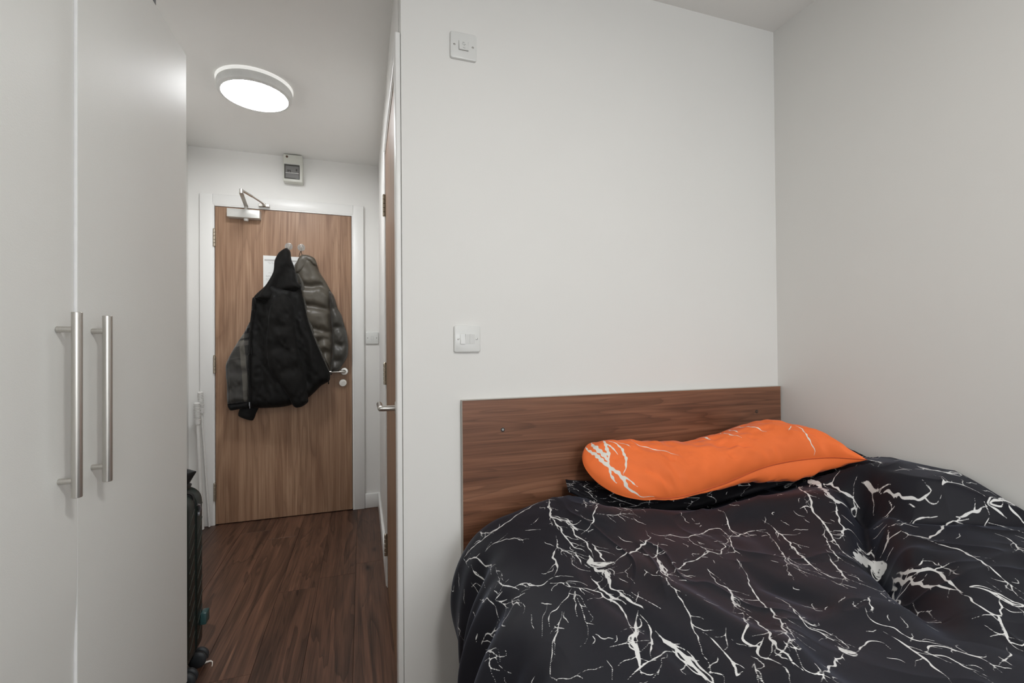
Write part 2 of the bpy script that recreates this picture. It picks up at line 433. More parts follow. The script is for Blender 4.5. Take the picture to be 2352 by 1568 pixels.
struct('wall_left', MB().box(XL-.1, XL, YREAR-.1, 3.485, 0, H), M['wall'], 'white wall behind the wardrobe and suitcase', 'wall')
struct('wall_rear', MB().box(XL, -.1, YREAR-.1, YREAR, 0, H).box(1.58, XR, YREAR-.1, YREAR, 0, H).box(-.1, 1.58, YREAR-.1, YREAR, 0, .92).box(-.1, 1.58, YREAR-.1, YREAR, 2.17, H), M['wall'], 'white wall with the window, behind the camera', 'wall')
struct('ceiling', MB().box(XL-.1, XR+.1, YREAR-.1, 3.485, H, H+.1), M['ceiling'], 'flat white painted ceiling over room and hall', 'ceiling')
fl = struct('floor', MB().box(XL-.1, XR+.1, YREAR-.1, 3.485, -.08, -.003), M['joint'], 'dark brown wood-look plank floor', 'floor')
# planks: each a child of the floor, sharing a few meshes
PW, PL, GAP = .168, 1.22, .0012
pm = {}
def plank_mesh(w, l):
    k = (round(w, 4), round(l, 4))
    if k not in pm:
        mb = MB().box(-w/2, w/2, -l/2, l/2, -.003, 0, .0006, 1)
        me = bpy.data.meshes.new('plank'); me.from_pydata(mb.v, [], mb.f); me.materials.append(M['plank']); pm[k] = me
    return pm[k]
rng = random.Random(4)
x = XL; row = 0
while x < XR-.01:
    w = min(PW, XR-x); y = YREAR-rng.random()*PL
    if row in (3, 5): y = {3: 3.02, 5: 2.43}[row]-4*PL-.0
    ymax = YW+.09 if x < XH-.05 else YB
    while y < ymax:
        y0 = max(y, YREAR); y1 = min(y+PL, ymax)
        if y1-y0 > .02:
            finish(bpy.data.objects.new('plank', plank_mesh(w-GAP, y1-y0-GAP)), 'plank', (x+w/2, (y0+y1)/2, 0), fl)
        y += PL
    x += PW; row += 1
# skirting
def skirt(name, x0, x1, y0, y1, label):
    struct(name, MB().box(x0, x1, y0, y1, 0, .10, .004, 2), M['trim'], label, 'skirting board')
skirt('baseboard_back', .012, XH-.003, YW-.015, YW, 'short white skirting board between entrance door frame and hall corner')
skirt('baseboard_hall', XH-.018, XH-.003, 2.300, YW-.015, 'white skirting board running along the hall side wall')
skirt('baseboard_left', XL, XL+.015, 1.75, YW, 'white skirting board behind the suitcase')
skirt('baseboard_corner', XL+.015, -.978, YW-.015, YW, 'stub of white skirting board left of the entrance door frame')

# window behind the camera
wn = thing('window_1', (.74, YREAR-.06, .92), 'white framed window in the rear wall', 'window', None, 'structure')
for x0, x1, z0, z1 in ((-.1, -.05, .92, 2.17), (1.53, 1.58, .92, 2.17), (-.05, 1.53, .92, .97), (-.05, 1.53, 2.12, 2.17), (.715, .765, .97, 2.12)):
    MB().box(x0, x1, YREAR-.085, YREAR-.035, z0, z1, .004).obj('window_frame', M['trim'], wn)
N = Nodes('window_glass'); N.t.nodes.remove(N.b); tr = N.n('ShaderNodeBsdfTransparent'); gl = N.n('ShaderNodeBsdfGlossy'); gl.inputs['Roughness'].default_value = .02
mx = N.n('ShaderNodeMixShader'); mx.inputs[0].default_value = .06; N.l(tr.outputs[0], mx.inputs[1]); N.l(gl.outputs[0], mx.inputs[2]); N.l(mx.outputs[0], N.out.inputs[0]); M['glass'] = N.m
for x0, x1 in ((-.05, .715), (.765, 1.53)):
    MB().box(x0, x1, YREAR-.064, YREAR-.056, .97, 2.12).obj('pane', M['glass'], wn)

# ------------------------------------------------------------------ entrance door and its frame
t1 = thing('trim_1', (-.48, YW, 0), 'white painted frame around the entrance door', 'door frame', None, 'structure')
for x0, x1, z0, z1 in ((-.978, -.906, 0, 2.118), (-.058, .012, 0, 2.118), (-.906, -.058, 2.048, 2.118)):
    MB().box(x0, x1, 3.362, 3.386, z0, z1, .005, 2).obj('architrave', M['trim'], t1)
for x0, x1, z0, z1 in ((-.925, -.8965, 0, 2.066), (-.067, -.040, 0, 2.066), (-.8965, -.067, 2.0415, 2.066)):
    MB().box(x0, x1, 3.3645, 3.485, z0, z1, .002, 1).obj('lining', M['trim'], t1)
for x0, x1, z0, z1 in ((-.8965, -.880, 0, 2.0415), (-.084, -.067, 0, 2.0415), (-.880, -.084, 2.026, 2.0415)):
    MB().box(x0, x1, 3.414, 3.45, z0, z1).obj('light_stop', M['trim'], t1)  # unseen strips added behind the leaf to block light around its edges
d1 = struct('door_1', MB().box(-.8935, -.0702, YD, YD+.044, .006, 2.0385, .0012, 1), M['doorwood'], 'walnut laminate entrance door with two coats hanging on it', 'door')
def hinge(parent, x, y, z0, z1, r, leaf=None):
    n = 5; mb = MB(); s = (z1-z0)/n
    for k in range(n): mb.cyl((x, y, z0+k*s+.0004), (x, y, z0+(k+1)*s-.0004), r, 12)
    mb.lathe((x, y, z1), (0, 0, 1), [(r*.9, 0), (r*.9, .002), (r*.5, .005), (0, .006)], 12)
    if leaf: mb.box(*leaf)
    mb.obj('hinge', M['brass'], parent)
for zc in (1.835, 1.024, .212):
    hinge(d1, -.897, 3.361, zc-.056, zc+.056, .0075, (-.893, -.889, 3.3665, 3.3685, zc-.05, zc+.05))
MB().box(-.893, -.0707, YD+.020, YD+.040, .0006, .007).obj('gap_light_block', M['dark'], d1)  # dark strip added under the leaf to block light through the gap
# lever handle on a round rose
mb = MB().lathe((-.120, YD, .962), (0, -1, 0), [(0, 0), (.026, 0), (.026, .006), (.0235, .009), (.012, .0095), (.0105, .012), (.0105, .042)], 32)
mb.tube([(-.120, YD-.036, .962), (-.1205, YD-.046, .962), (-.126, YD-.052, .962), (-.136, YD-.054, .962), (-.170, YD-.054, .962), (-.225, YD-.054, .961), (-.232, YD-.054, .961)], [.0100, .0100, .0098, .0095, .0092, .0088, .006], 16)
mb.obj('lever_handle', M['steelh'], d1)
mb = MB().lathe((-.129, YD, .883), (0, -1, 0), [(0, 0), (.026, 0), (.026, .006), (.0235, .009), (0, .0095)], 32)
lk = mb.obj('lock_rose', M['steelh'], d1)
bm = bmesh.new(); bmesh.ops.create_cube(bm, size=1); bmesh.ops.bevel(bm, geom=bm.edges[:], offset=.12, segments=2, affect='EDGES')
MB().bm(bm, Matrix.Translation((-.129, YD-.015, .883)) @ Matrix.Rotation(math.radians(-32), 4, 'Y') @ Matrix.Diagonal((.028, .014, .017, 1))).obj('thumb_turn', M['steel'], lk)
MB().box(-.0700, -.0674, YD+.006, YD+.020, .905, .995, .0005, 1).box(-.0700, -.0680, YD+.001, YD+.020, .966, .982, .0005, 1).obj('latch_plate', M['steel'], d1)
# overhead closer
cl = MB().box(-.815, -.628, 3.312, YD, 1.966, 2.020, .003, 2).obj('closer_body', M['silver'], d1)
MB().lathe((-.712, 3.345, 1.967), (0, 0, -1), [(0, 0), (.015, 0), (.015, .010), (.012, .016), (0, .017)], 24).obj('closer_cap', M['silver'], cl)
mbs = MB()
for xx in (-.752, -.672): mbs.lathe((xx, 3.345, 1.967), (0, 0, -1), [(0, 0), (.0035, 0), (.003, .002), (0, .0022)], 12)
mbs.obj('closer_screws', M['screw'], cl)['kind'] = 'stuff'
def bar(mb, p, q, w, t):
    p = Vector(p); q = Vector(q); u = (q-p).normalized(); s_ = u.cross(Vector((0, 0, 1))).normalized()*w/2; z = Vector((0, 0, t/2))
    V = [a+b*s_+c*z for a in (p, q) for b in (-1, 1) for c in (-1, 1)]
    return mb.add(V, [(0, 1, 3, 2), (4, 6, 7, 5), (0, 4, 5, 1), (2, 3, 7, 6), (0, 2, 6, 4), (1, 5, 7, 3)])
ma = MB(); E = (-.674, 3.046, 2.050)
ma.cyl((-.712, 3.345, 2.018), (-.712, 3.345, 2.055), .011, 16)
bar(ma, (-.712, 3.352, 2.047), (-.676, 3.05, 2.047), .022, .006)
ma.cyl((E[0], E[1], 2.038), (E[0], E[1], 2.066), .0105, 16)
ma.tube([(E[0], E[1], 2.060), (-.640, 3.155, 2.060)], .0075, 12).tube([(-.640, 3.155, 2.060), (-.610, 3.270, 2.060), (-.604, 3.30, 2.060)], .0055, 12)
ma.cyl((-.604, 3.315, 2.050), (-.604, 3.315, 2.066), .0085, 12)
ma.box(-.640, -.575, 3.335, 3.362, 2.052, 2.070, .002, 1).box(-.613, -.595, 3.30, 3.34, 2.055, 2.068, .002, 1)
ma.obj('closer_arm', M['steel'], cl)

# ------------------------------------------------------------------ bathroom door and its frame
t2 = thing('trim_2', (.11, 1.88, 0), 'white painted frame around the bathroom door', 'door frame', None, 'structure')
for y0, y1, z0, z1 in ((1.452, 1.514, 0, 2.112), (2.241, 2.300, 0, 2.112), (1.514, 2.241, 2.050, 2.112)):
    MB().box(.100, .1179 if y1 < 1.6 else .1153, y0, y1, z0, z1, .005, 3).obj('architrave', M['trim'], t2)
for y0, y1, z0, z1 in ((1.5195, 1.530, 0, 2.053), (2.2325, 2.2405, 0, 2.053), (1.530, 2.2325, 2.0415, 2.053)):
    MB().box(.104, .21, y0, y1, z0, z1, .0015, 1).obj('lining', M['trim'], t2)
MB().box(.152, .17, 1.530, 2.2325, 2.02, 2.0415).box(.152, .17, 1.530, 1.545, 0, 2.02).box(.152, .17, 2.217, 2.2325, 0, 2.02).obj('light_stop', M['trim'], t2)  # unseen strips added here too against light leaking past the leaf
d2 = struct('door_2', MB().box(.108, .150, 1.5325, 2.2295, .006, 2.0385, .0012, 1), M['doorwood2'], 'walnut laminate bathroom door seen edge-on in the hall side wall', 'door')
for zc in (1.795, 1.002, .200):
    hinge(d2, .1005, 2.2315, zc-.050, zc+.050, .0075, (.1062, .1083, 2.218, 2.229, zc-.047, zc+.047))
MB().box(.126, .146, 1.533, 2.229, .0006, .007).obj('gap_light_block', M['dark'], d2)  # same added strip, keeps outside light from leaking under this door
mb = MB().lathe((.108, 1.585, .925), (-1, 0, 0), [(0, 0), (.022, 0), (.022, .003), (.020, .005), (.0095, .0055), (.0095, .03)], 28)
mb.tube([(.085, 1.585, .925), (.066, 1.585, .925), (.0585, 1.5855, .925), (.0565, 1.588, .925), (.0565, 1.597, .925), (.0565, 1.707, .925)], .0095, 20)
mb.obj('lever_handle', M['steelh'], d2)

# ------------------------------------------------------------------ wardrobe
wr = thing('wardrobe', (-.787, 1.115, 0), 'tall white laminate wardrobe with two long steel bar handles', 'wardrobe')
mb = MB().box(-1.04, -.552, .530, .548, .0, 2.066, .001, 1).box(-1.04, -.552, 1.682, 1.700, 0, 2.066, .001, 1)
mb.box(-1.04, -.552, .548, 1.682, 2.048, 2.066).box(-1.04, -.552, .548, 1.682, .08, .098).box(-1.04, -1.03, .548, 1.682, .098, 2.048).box(-.60, -.585, .548, 1.682, 0, .08)
mb.obj('carcass', M['ward'], wr)
def warp(z):                                  # the near door bows out a little at handle height
    return -.0050+.0058*math.exp(-((z-.76)/.17)**4)
def door_mesh(y0, y1, fn, hinge_at0):
    zs = np.linspace(.082, 2.065, 40); V = []; F = []
    for z in zs:
        for y in (y0, y1):
            k = 1 if ((y == y1) == hinge_at0) else 0
            xo = fn(z)*k
            V += [(-.530+xo, y, z), (-.550, y, z)]
    n = len(zs)
    for i in range(n-1):
        a = i*4; b = a+4
        F += [(a, a+2, b+2, b), (a+1, b+1, b+3, a+3), (a, b, b+1, a+1), (a+2, a+3, b+3, b+2)]
    F += [(0, 1, 3, 2), (4*n-4, 4*n-2, 4*n-1, 4*n-3)]
    return V, F
V, F = door_mesh(.533, 1.1125, warp, True); dn = mesh_obj('door', V, F, M['ward'], wr)
V, F = door_mesh(1.1160, 1.6995, lambda z: 0, True); df = mesh_obj('door', V, F, M['ward'], wr)
MB().box(-.549, -.5303, 1.1146, 1.1159, .083, 2.064).obj('edge_strip', M['edge'], df)
for dr, y in ((dn, 1.0585), (df, 1.1655)):
    mb = MB().cyl((-.504, y, .857), (-.504, y, 1.2), .0082, 28, .0006)
    for z in (.888, 1.168): mb.cyl((-.5335, y, z), (-.508, y, z), .0056, 18, .0003)
    mb.obj('handle', M['steel'], dr)
# dark box on top of the wardrobe
bx = thing('storage_box', (-.75, 1.20, 2.066), 'dark box lying on top of the white wardrobe', 'box')
M['darkbox'] = plain('dark_box_card', (.045, .045, .04), .6)
MB().box(-.96, -.536, .90, 1.496, 2.0665, 2.20, .004).obj('body', M['darkbox'], bx)
MB().box(-.965, -.531, .895, 1.500, 2.20, 2.24, .004).obj('lid', M['darkbox'], bx)

# ------------------------------------------------------------------ lamps
def ceiling_lamp(cx, cy, glow, label):
    t = thing('ceiling_light', (cx, cy, H-.056), label, 'ceiling light', 'round ceiling lights')
    MB().lathe((cx, cy, H), (0, 0, -1), [(0, 0), (.168, 0), (.168, .006), (.160, .010), (0, .010)], 64).obj('glowing_base_plate', M['halo'], t)
    MB().lathe((cx, cy, H), (0, 0, -1), [(.150, .010), (.163, .014), (.165, .020), (.165, .042), (.161, .050), (.150, .055), (.1455, .0555), (.1455, .048), (.150, .044), (.150, .010)], 64).obj('housing_ring', M['lampbody'], t)
    MB().lathe((cx, cy, H), (0, 0, -1), [(0, .046), (.1452, .046), (.1452, .0545), (.142, .056), (0, .057)], 64).obj('diffuser', glow, t)
    return t
ceiling_lamp(-.493, 2.51, M['glow'], 'round white ceiling light glowing in the entrance hall')
ceiling_lamp(.48, -.10, M['glow_room'], 'round white ceiling light over the foot of the bed')

# ------------------------------------------------------------------ switches and fuse box
def text_mesh(body, size):
    cu = bpy.data.curves.new('t', 'FONT'); cu.body = body; cu.size = size; cu.align_x = 'CENTER'; cu.align_y = 'CENTER'; cu.extrude = .0001
    o = bpy.data.objects.new('t', cu); COL.objects.link(o)
    dg = bpy.context.evaluated_depsgraph_get(); me = bpy.data.meshes.new_from_object(o.evaluated_get(dg))
    V = [tuple(v.co) for v in me.vertices]; F = [tuple(p.vertices) for p in me.polygons]
    bpy.data.objects.remove(o); bpy.data.curves.remove(cu); bpy.data.meshes.remove(me); return V, F
M['ink'] = plain('grey_print', (.16, .16, .15), .6)
def switch(cx, cz, yw, label, rockers, rw, rh, tilt):
    t = thing('wall_switch', (cx, yw, cz-.043), label, 'switch')
    V, F = rplate('y', (cx, yw, cz), .086, .086, .009, .0065, .003); mesh_obj('face_plate', V, F, M['plastic'], t, None, 50)
    for s_ in (-1, 1):
        sc = MB().lathe((cx+s_*.0302, yw-.0088, cz), (0, -1, 0), [(.0036, 0), (.0036, .0002), (.0030, .0004), (0, .0005)], 18).obj('screw', M['screw'], t)
        MB().box(cx+s_*.0302-.0004, cx+s_*.0302+.0004, yw-.0096, yw-.0092, cz-.0026, cz+.0026).obj('screw_slot', M['silver'], sc)
    tot = rw*rockers
    MB().box(cx-tot/2-.0006, cx+tot/2+.0006, yw-.0094, yw-.0086, cz-rh/2-.0006, cz+rh/2+.0006).obj('rocker_recess', M['screw'], t)
    out = []
    for k in range(rockers):
        x0 = cx-tot/2+k*rw+.0002; x1 = x0+rw-.0004; a, b = tilt[k]
        V = [(x0, yw-.0085, cz-rh/2), (x1, yw-.0085, cz-rh/2), (x1, yw-.0085, cz+rh/2), (x0, yw-.0085, cz+rh/2),
             (x0, yw-.0095-a, cz-rh/2), (x1, yw-.0095-a, cz-rh/2), (x1, yw-.0095-b, cz+rh/2), (x0, yw-.0095-b, cz+rh/2)]
        out.append(mesh_obj('rocker', V, [(0, 1, 2, 3), (4, 7, 6, 5), (0, 4, 5, 1), (1, 5, 6, 2), (2, 6, 7, 3), (3, 7, 4, 0)], M['plastic'], t))
    return t, out
sw1, rk = switch(.3142, 2.0964, YB, 'white fan isolator switch with one printed square rocker, high on the wall above the headboard', 1, .0305, .0295, [(.0045, .0012)])
def on_rocker(V, dx, dz):                     # lay flat print onto the tilted rocker face
    return [(.3142+dx+x, YB-.0095-np.interp(dz+y, [-.01475, .01475], [.0045, .0012])-.00012-z*.5, 2.0964+dz+y) for x, y, z in V]
V, F = text_mesh('Fan', .0052); mesh_obj('print', on_rocker(V, .001, -.0085), F, M['ink'], rk[0], None, 0)
mb = MB()
for dx, dz, w_, h_ in ((-.0022, .0100, .0022, .0022), (.0012, .0098, .0034, .0012), (-.0035, .0042, .0040, .0010), (.0040, .0036, .0046, .0012), (.0002, .0040, .0030, .0005), (-.0018, .0008, .0010, .0012), (.0016, -.0005, .0012, .0040)):
    V = [(-w_/2, -h_/2, 0), (w_/2, -h_/2, 0), (w_/2, h_/2, 0), (-w_/2, h_/2, 0), (-w_/2, -h_/2, .0003), (w_/2, -h_/2, .0003), (w_/2, h_/2, .0003), (-w_/2, h_/2, .0003)]
    mb.add(on_rocker(V, dx, dz), [(0, 3, 2, 1), (4, 5, 6, 7), (0, 1, 5, 4), (1, 2, 6, 5), (2, 3, 7, 6), (3, 0, 4, 7)])
mb.obj('symbol', M['ink'], rk[0], None, 0)
switch(.3203, 1.1539, YB, 'white light switch with three rockers, just above the headboard corner', 3, .0155, .031, [(.0040, .0005), (.0008, .0035), (.0008, .0035)])
switch(.066, 1.192, YW, 'small white single-rocker light switch beside the entrance door frame', 1, .014, .026, [(.003, .001)])

fb = thing('fuse_box', (-.4325, YW, 2.228), 'small grey fuse box with smoked window, above the entrance door', 'fuse box')
mb = MB().box(-.491, -.374, 3.322, YW, 2.228, 2.409, .006, 3)
mb.obj('enclosure', M['greybox'], fb)
M['smoke'] = plain('smoked_window', (.085, .083, .078), .12, 0, .5)
M['breaker'] = plain('breaker_plastic', (.17, .165, .16), .4)
wd = MB().box(-.484, -.391, 3.317, 3.3225, 2.246, 2.340, .002, 2).obj('smoked_cover', M['smoke'], fb)
MB().box(-.476, -.396, 3.3155, 3.3172, 2.288, 2.329, .0005, 1).box(-.476, -.396, 3.3155, 3.3172, 2.252, 2.281, .0005, 1).obj('breaker_row', M['breaker'], wd)
MB().box(-.466, -.444, 3.3145, 3.3157, 2.297, 2.303).box(-.463, -.458, 3.3145, 3.3157, 2.288, 2.298).box(-.449, -.444, 3.3145, 3.3157, 2.288, 2.298).box(-.414, -.404, 3.3145, 3.3157, 2.297, 2.313).obj('breaker_toggle', M['smoke'], wd)['kind'] = 'stuff'
MB().box(-.476, -.396, 3.3145, 3.3157, 2.282, 2.2855).box(-.484, -.392, 3.3145, 3.3175, 2.341, 2.345).obj('bright_edge', M['silver'], wd)['kind'] = 'stuff'
M['rust'] = plain('rusty_screw', (.10, .05, .03), .6)
MB().lathe((-.468, 3.322, 2.392), (0, -1, 0), [(0, 0), (.0075, 0), (.0070, .001), (.003, .0012), (0, .0005)], 18).obj('screw', M['rust'], fb)

# ------------------------------------------------------------------ things hanging on the entrance door
nt = thing('notice', (-.4685, YD, 1.528), 'white printed notice stuck on the entrance door behind the coats', 'notice')
M['paper'] = plain('laminated_paper', (.82, .83, .81), .35, 0, .5, .01)
M['band'] = plain('notice_grey_print', (.50, .49, .47), .5); M['faint'] = plain('notice_faint_print', (.62, .62, .60), .5)
M['green'] = plain('notice_green_print', (.20, .32, .22), .5, var=.3, vscale=900)
MB().box(-.6185, -.321, YD-.0012, YD-.0002, 1.528, 1.738, .0002, 1).obj('sheet', M['paper'], nt)
MB().box(-.611, -.330, YD-.0015, YD-.0012, 1.702, 1.714).obj('header_band', M['band'], nt)
mb = MB()
for x0, x1, z in ((-.592, -.50, 1.692), (-.586, -.51, 1.684), (-.588, -.54, 1.622), (-.602, -.50, 1.603), (-.602, -.51, 1.597), (-.602, -.52, 1.584), (-.602, -.55, 1.576)):
    xx = x0
    while xx < x1:
        l = .006+.012*rng.random(); mb.box(xx, min(xx+l, x1), YD-.0015, YD-.0012, z, z+.0035); xx += l+.003
mb.obj('small_print', M['faint'], nt)['kind'] = 'stuff'
N = Nodes('clear_plastic'); N.set(Base_Color=(.86, .84, .80), Roughness=.08, Transmission_Weight=.75, IOR=1.35, Specular_IOR_Level=.6); M['clear'] = N.m
def hook(x, z, label):
    t = thing('adhesive_hook', (x, YD, z-.03), label, 'hook')
    MB().lathe((x, YD-.0004, z), (0, -1, 0), [(0, 0), (.024, 0), (.024, .0012), (.0215, .0018), (.013, .0016), (.012, .004), (.010, .0045), (0, .0045)], 36).obj('disc', M['clear'], t)
    pts = [(x+.007, YD-.0065, z+.001), (x-.007, YD-.0065, z+.001)]
    mb = MB().tube(pts, .0012, 8).tube([(x-.006, YD-.0065, z+.001), (x, YD-.007, z-.012), (x, YD-.008, z-.020), (x, YD-.013, z-.028), (x, YD-.020, z-.028), (x, YD-.024, z-.020)], .0012, 8).tube([(x+.006, YD-.0065, z+.001), (x, YD-.007, z-.012)], .0012, 8)
    mb.obj('wire', M['steel'], t); return t
hook(-.4655, 1.806, 'clear stick-on hook holding the black hooded jacket')
hook(-.3885, 1.803, 'clear stick-on hook holding the brown puffer jacket')

COAT={
'A_body':[(-656,1453),(-598,1519),(-547,1578),(-518,1522),(-413,1517),(-383,1551),(-379,1501),(-360,1410),(-338,1294),(-300,1185),(-261,1084),(-223,991),(-206,948),(-211,906),(-262,874),(-301,834),(-347,794),(-416,772),(-453,753),(-520,744),(-637,746),(-658,751),(-687,760),(-687,849),(-690,969),(-686,1130),(-678,1275),(-667,1372)],
'A_hood':[(-464,1775),(-442,1754),(-435,1701),(-416,1645),(-398,1555),(-379,1539),(-383,1506),(-447,1496),(-513,1486),(-557,1428),(-633,1434),(-654,1440),(-649,1452),(-629,1459),(-578,1541),(-542,1615),(-534,1688),(-512,1738),(-490,1760)],
'A_sleeve':[(-552,1401),(-509,1467),(-465,1476),(-421,1404),(-414,1290),(-392,1127),(-363,997),(-341,882),(-336,808),(-337,775),(-371,748),(-408,742),(-430,763),(-467,838),(-525,928),(-568,1009),(-578,1129),(-574,1249),(-567,1329)],
'A_plaid':[(-677,1300),(-716,1227),(-745,1179),(-780,1115),(-815,1036),(-819,988),(-812,892),(-812,813),(-802,774),(-746,780),(-685,787),(-678,888),(-674,1130)],
'A_band':[(-807,783),(-794,737),(-745,742),(-681,749),(-681,793),(-745,786)],
'A_cuff':[(-743,741),(-750,698),(-711,675),(-669,665),(-651,708),(-636,748),(-661,765),(-711,760)],
'A_placket':[(-655,1444),(-636,1432),(-643,1353),(-654,1241),(-660,1130),(-662,971),(-662,813),(-662,761),(-680,766),(-682,972),(-678,1130),(-671,1273),(-661,1368)],
'B_body':[(-381,1751),(-404,1729),(-415,1703),(-430,1677),(-423,1636),(-415,1594),(-412,1544),(-408,1461),(-393,1378),(-371,1278),(-325,1152),(-279,1059),(-224,990),(-207,940),(-196,972),(-200,1058),(-196,1126),(-195,1211),(-203,1296),(-203,1415),(-194,1484),(-214,1534),(-245,1593),(-276,1642),(-292,1701),(-307,1734),(-338,1749)],
'B_collar':[(-376,1746),(-334,1743),(-300,1723),(-287,1681),(-308,1678),(-334,1698),(-357,1670),(-380,1636),(-414,1618),(-423,1663),(-410,1698),(-396,1728)],
'B_sleeve':[(-215,1517),(-188,1488),(-172,1446),(-161,1396),(-133,1345),(-118,1278),(-102,1227),(-93,1150),(-96,1074),(-115,1032),(-135,998),(-151,973),(-190,957),(-202,941),(-204,991),(-194,1084),(-193,1210),(-201,1311),(-208,1412)],
'B_placket':[(-411,1623),(-394,1615),(-377,1583),(-366,1542),(-362,1484),(-353,1409),(-325,1293),(-291,1185),(-256,1088),(-218,991),(-202,949),(-210,941),(-230,983),(-270,1076),(-310,1185),(-344,1293),(-370,1400),(-377,1483),(-385,1541),(-402,1598)],
}
COATL={
'B_body':[[(-404,1545),(-362,1538),(-316,1535),(-261,1545),(-210,1500)],[(-386,1411),(-359,1408),(-285,1397),(-199,1377)],[(-348,1265),(-317,1255),(-262,1240),(-195,1219)],[(-294,1160),(-247,1185),(-196,1160)],[(-267,1075),(-239,1100),(-196,1074)]],
'B_sleeve':[[(-212,1386),(-157,1387),(-133,1379)],[(-201,1260),(-122,1265),(-102,1261)],[(-201,1151),(-142,1138),(-90,1150)],[(-202,1042),(-151,1032),(-111,1036)]],
'A_body':[[(-613,1405),(-628,1210),(-607,1048),(-600,886),(-622,749)],[(-421,1484),(-414,1293),(-384,1086),(-347,919)],[(-584,1455),(-635,1340),(-643,1210)]],
'A_hood':[[(-498,1731),(-513,1673),(-513,1592),(-528,1494)],[(-446,1635),(-483,1585),(-513,1510)]],
'A_sleeve':[[(-567,1273),(-524,1265),(-480,1257)],[(-574,1125),(-510,1129),(-451,1104)],[(-466,975),(-407,998),(-363,980)]],
'A_plaid':[[(-794,1019),(-745,970),(-695,977)],[(-802,860),(-752,874),(-696,929)]],
}

def cloth(name, col, rough=.75, weave=700, sheen=.3, spec=.25, bump=.25):
    N = Nodes(name); v = N.obj()
    f = N.noise(v, 9, 4)
    c = N.ramp(f, [(.3, tuple(x*.85 for x in col)), (.7, tuple(x*1.12 for x in col))])
    N.set(Base_Color=c, Roughness=rough, Specular_IOR_Level=spec, Sheen_Weight=sheen, Sheen_Roughness=.4)
    N.bump(N.noise(v, weave, 2), bump, .001); return N
M['blackcloth'] = cloth('black_jacket_cloth', (.0085, .0080, .0075), sheen=.05, spec=.15).m
M['lining'] = cloth('black_jacket_lining', (.0075, .0072, .0068), .6, 500, .03, .15).m
M['rib'] = cloth('black_rib_knit', (.008, .008, .008), .9, sheen=.05).m
M['puffer'] = cloth('brown_puffer_nylon', (.088, .076, .058), .42, 300, .15, .5, .1).m
M['pufferdark'] = cloth('dark_puffer_nylon', (.052, .048, .041), .44, 300, .12, .5, .1).m
M['piping'] = cloth('grey_piping', (.075, .070, .060), .5).m
N = cloth('plaid_cloth', (.052, .050, .046), .8)
tc = N.n('ShaderNodeTexCoord'); sp = N.n('ShaderNodeSeparateXYZ'); N.l(tc.outputs['Object'], sp.inputs[0])
base = N.b.inputs['Base Color'].links[0].from_socket
def band(sock, c, w, amt, col):
    global base
    d = N.math('ABSOLUTE', N.math('SUBTRACT', sock, c))
    m = N.math('MULTIPLY', N.math('LESS_THAN', d, w), amt)
    base = N.mix(m, base, col)
xs = N.math('ADD', sp.outputs['X'], N.math('MULTIPLY', sp.outputs['Z'], .06)); zs_ = N.math('SUBTRACT', sp.outputs['Z'], N.math('MULTIPLY', sp.outputs['X'], .18))
for c_, w_, a_, col_ in ((.052, .014, .75, (.14, .13, .11)), (-.032, .0022, .5, (.11, .10, .09)), (.062, .002, .5, (.15, .14, .12)), (-.075, .010, .4, (.05, .047, .045))): band(xs, c_, w_, a_, col_)
for c_, w_, a_, col_ in ((.455, .016, .9, (.008, .008, .008)), (.405, .006, .8, (.008, .008, .008)), (.378, .014, .65, (.15, .138, .125)), (.295, .0012, .6, (.11, .10, .09)), (.275, .0012, .5, (.10, .09, .08)), (.205, .018, .35, (.055, .05, .052)), (.06, .02, .3, (.05, .047, .044))): band(zs_, c_, w_, a_, col_)
N.l(base, N.b.inputs['Base Color']); M['plaid'] = N.m

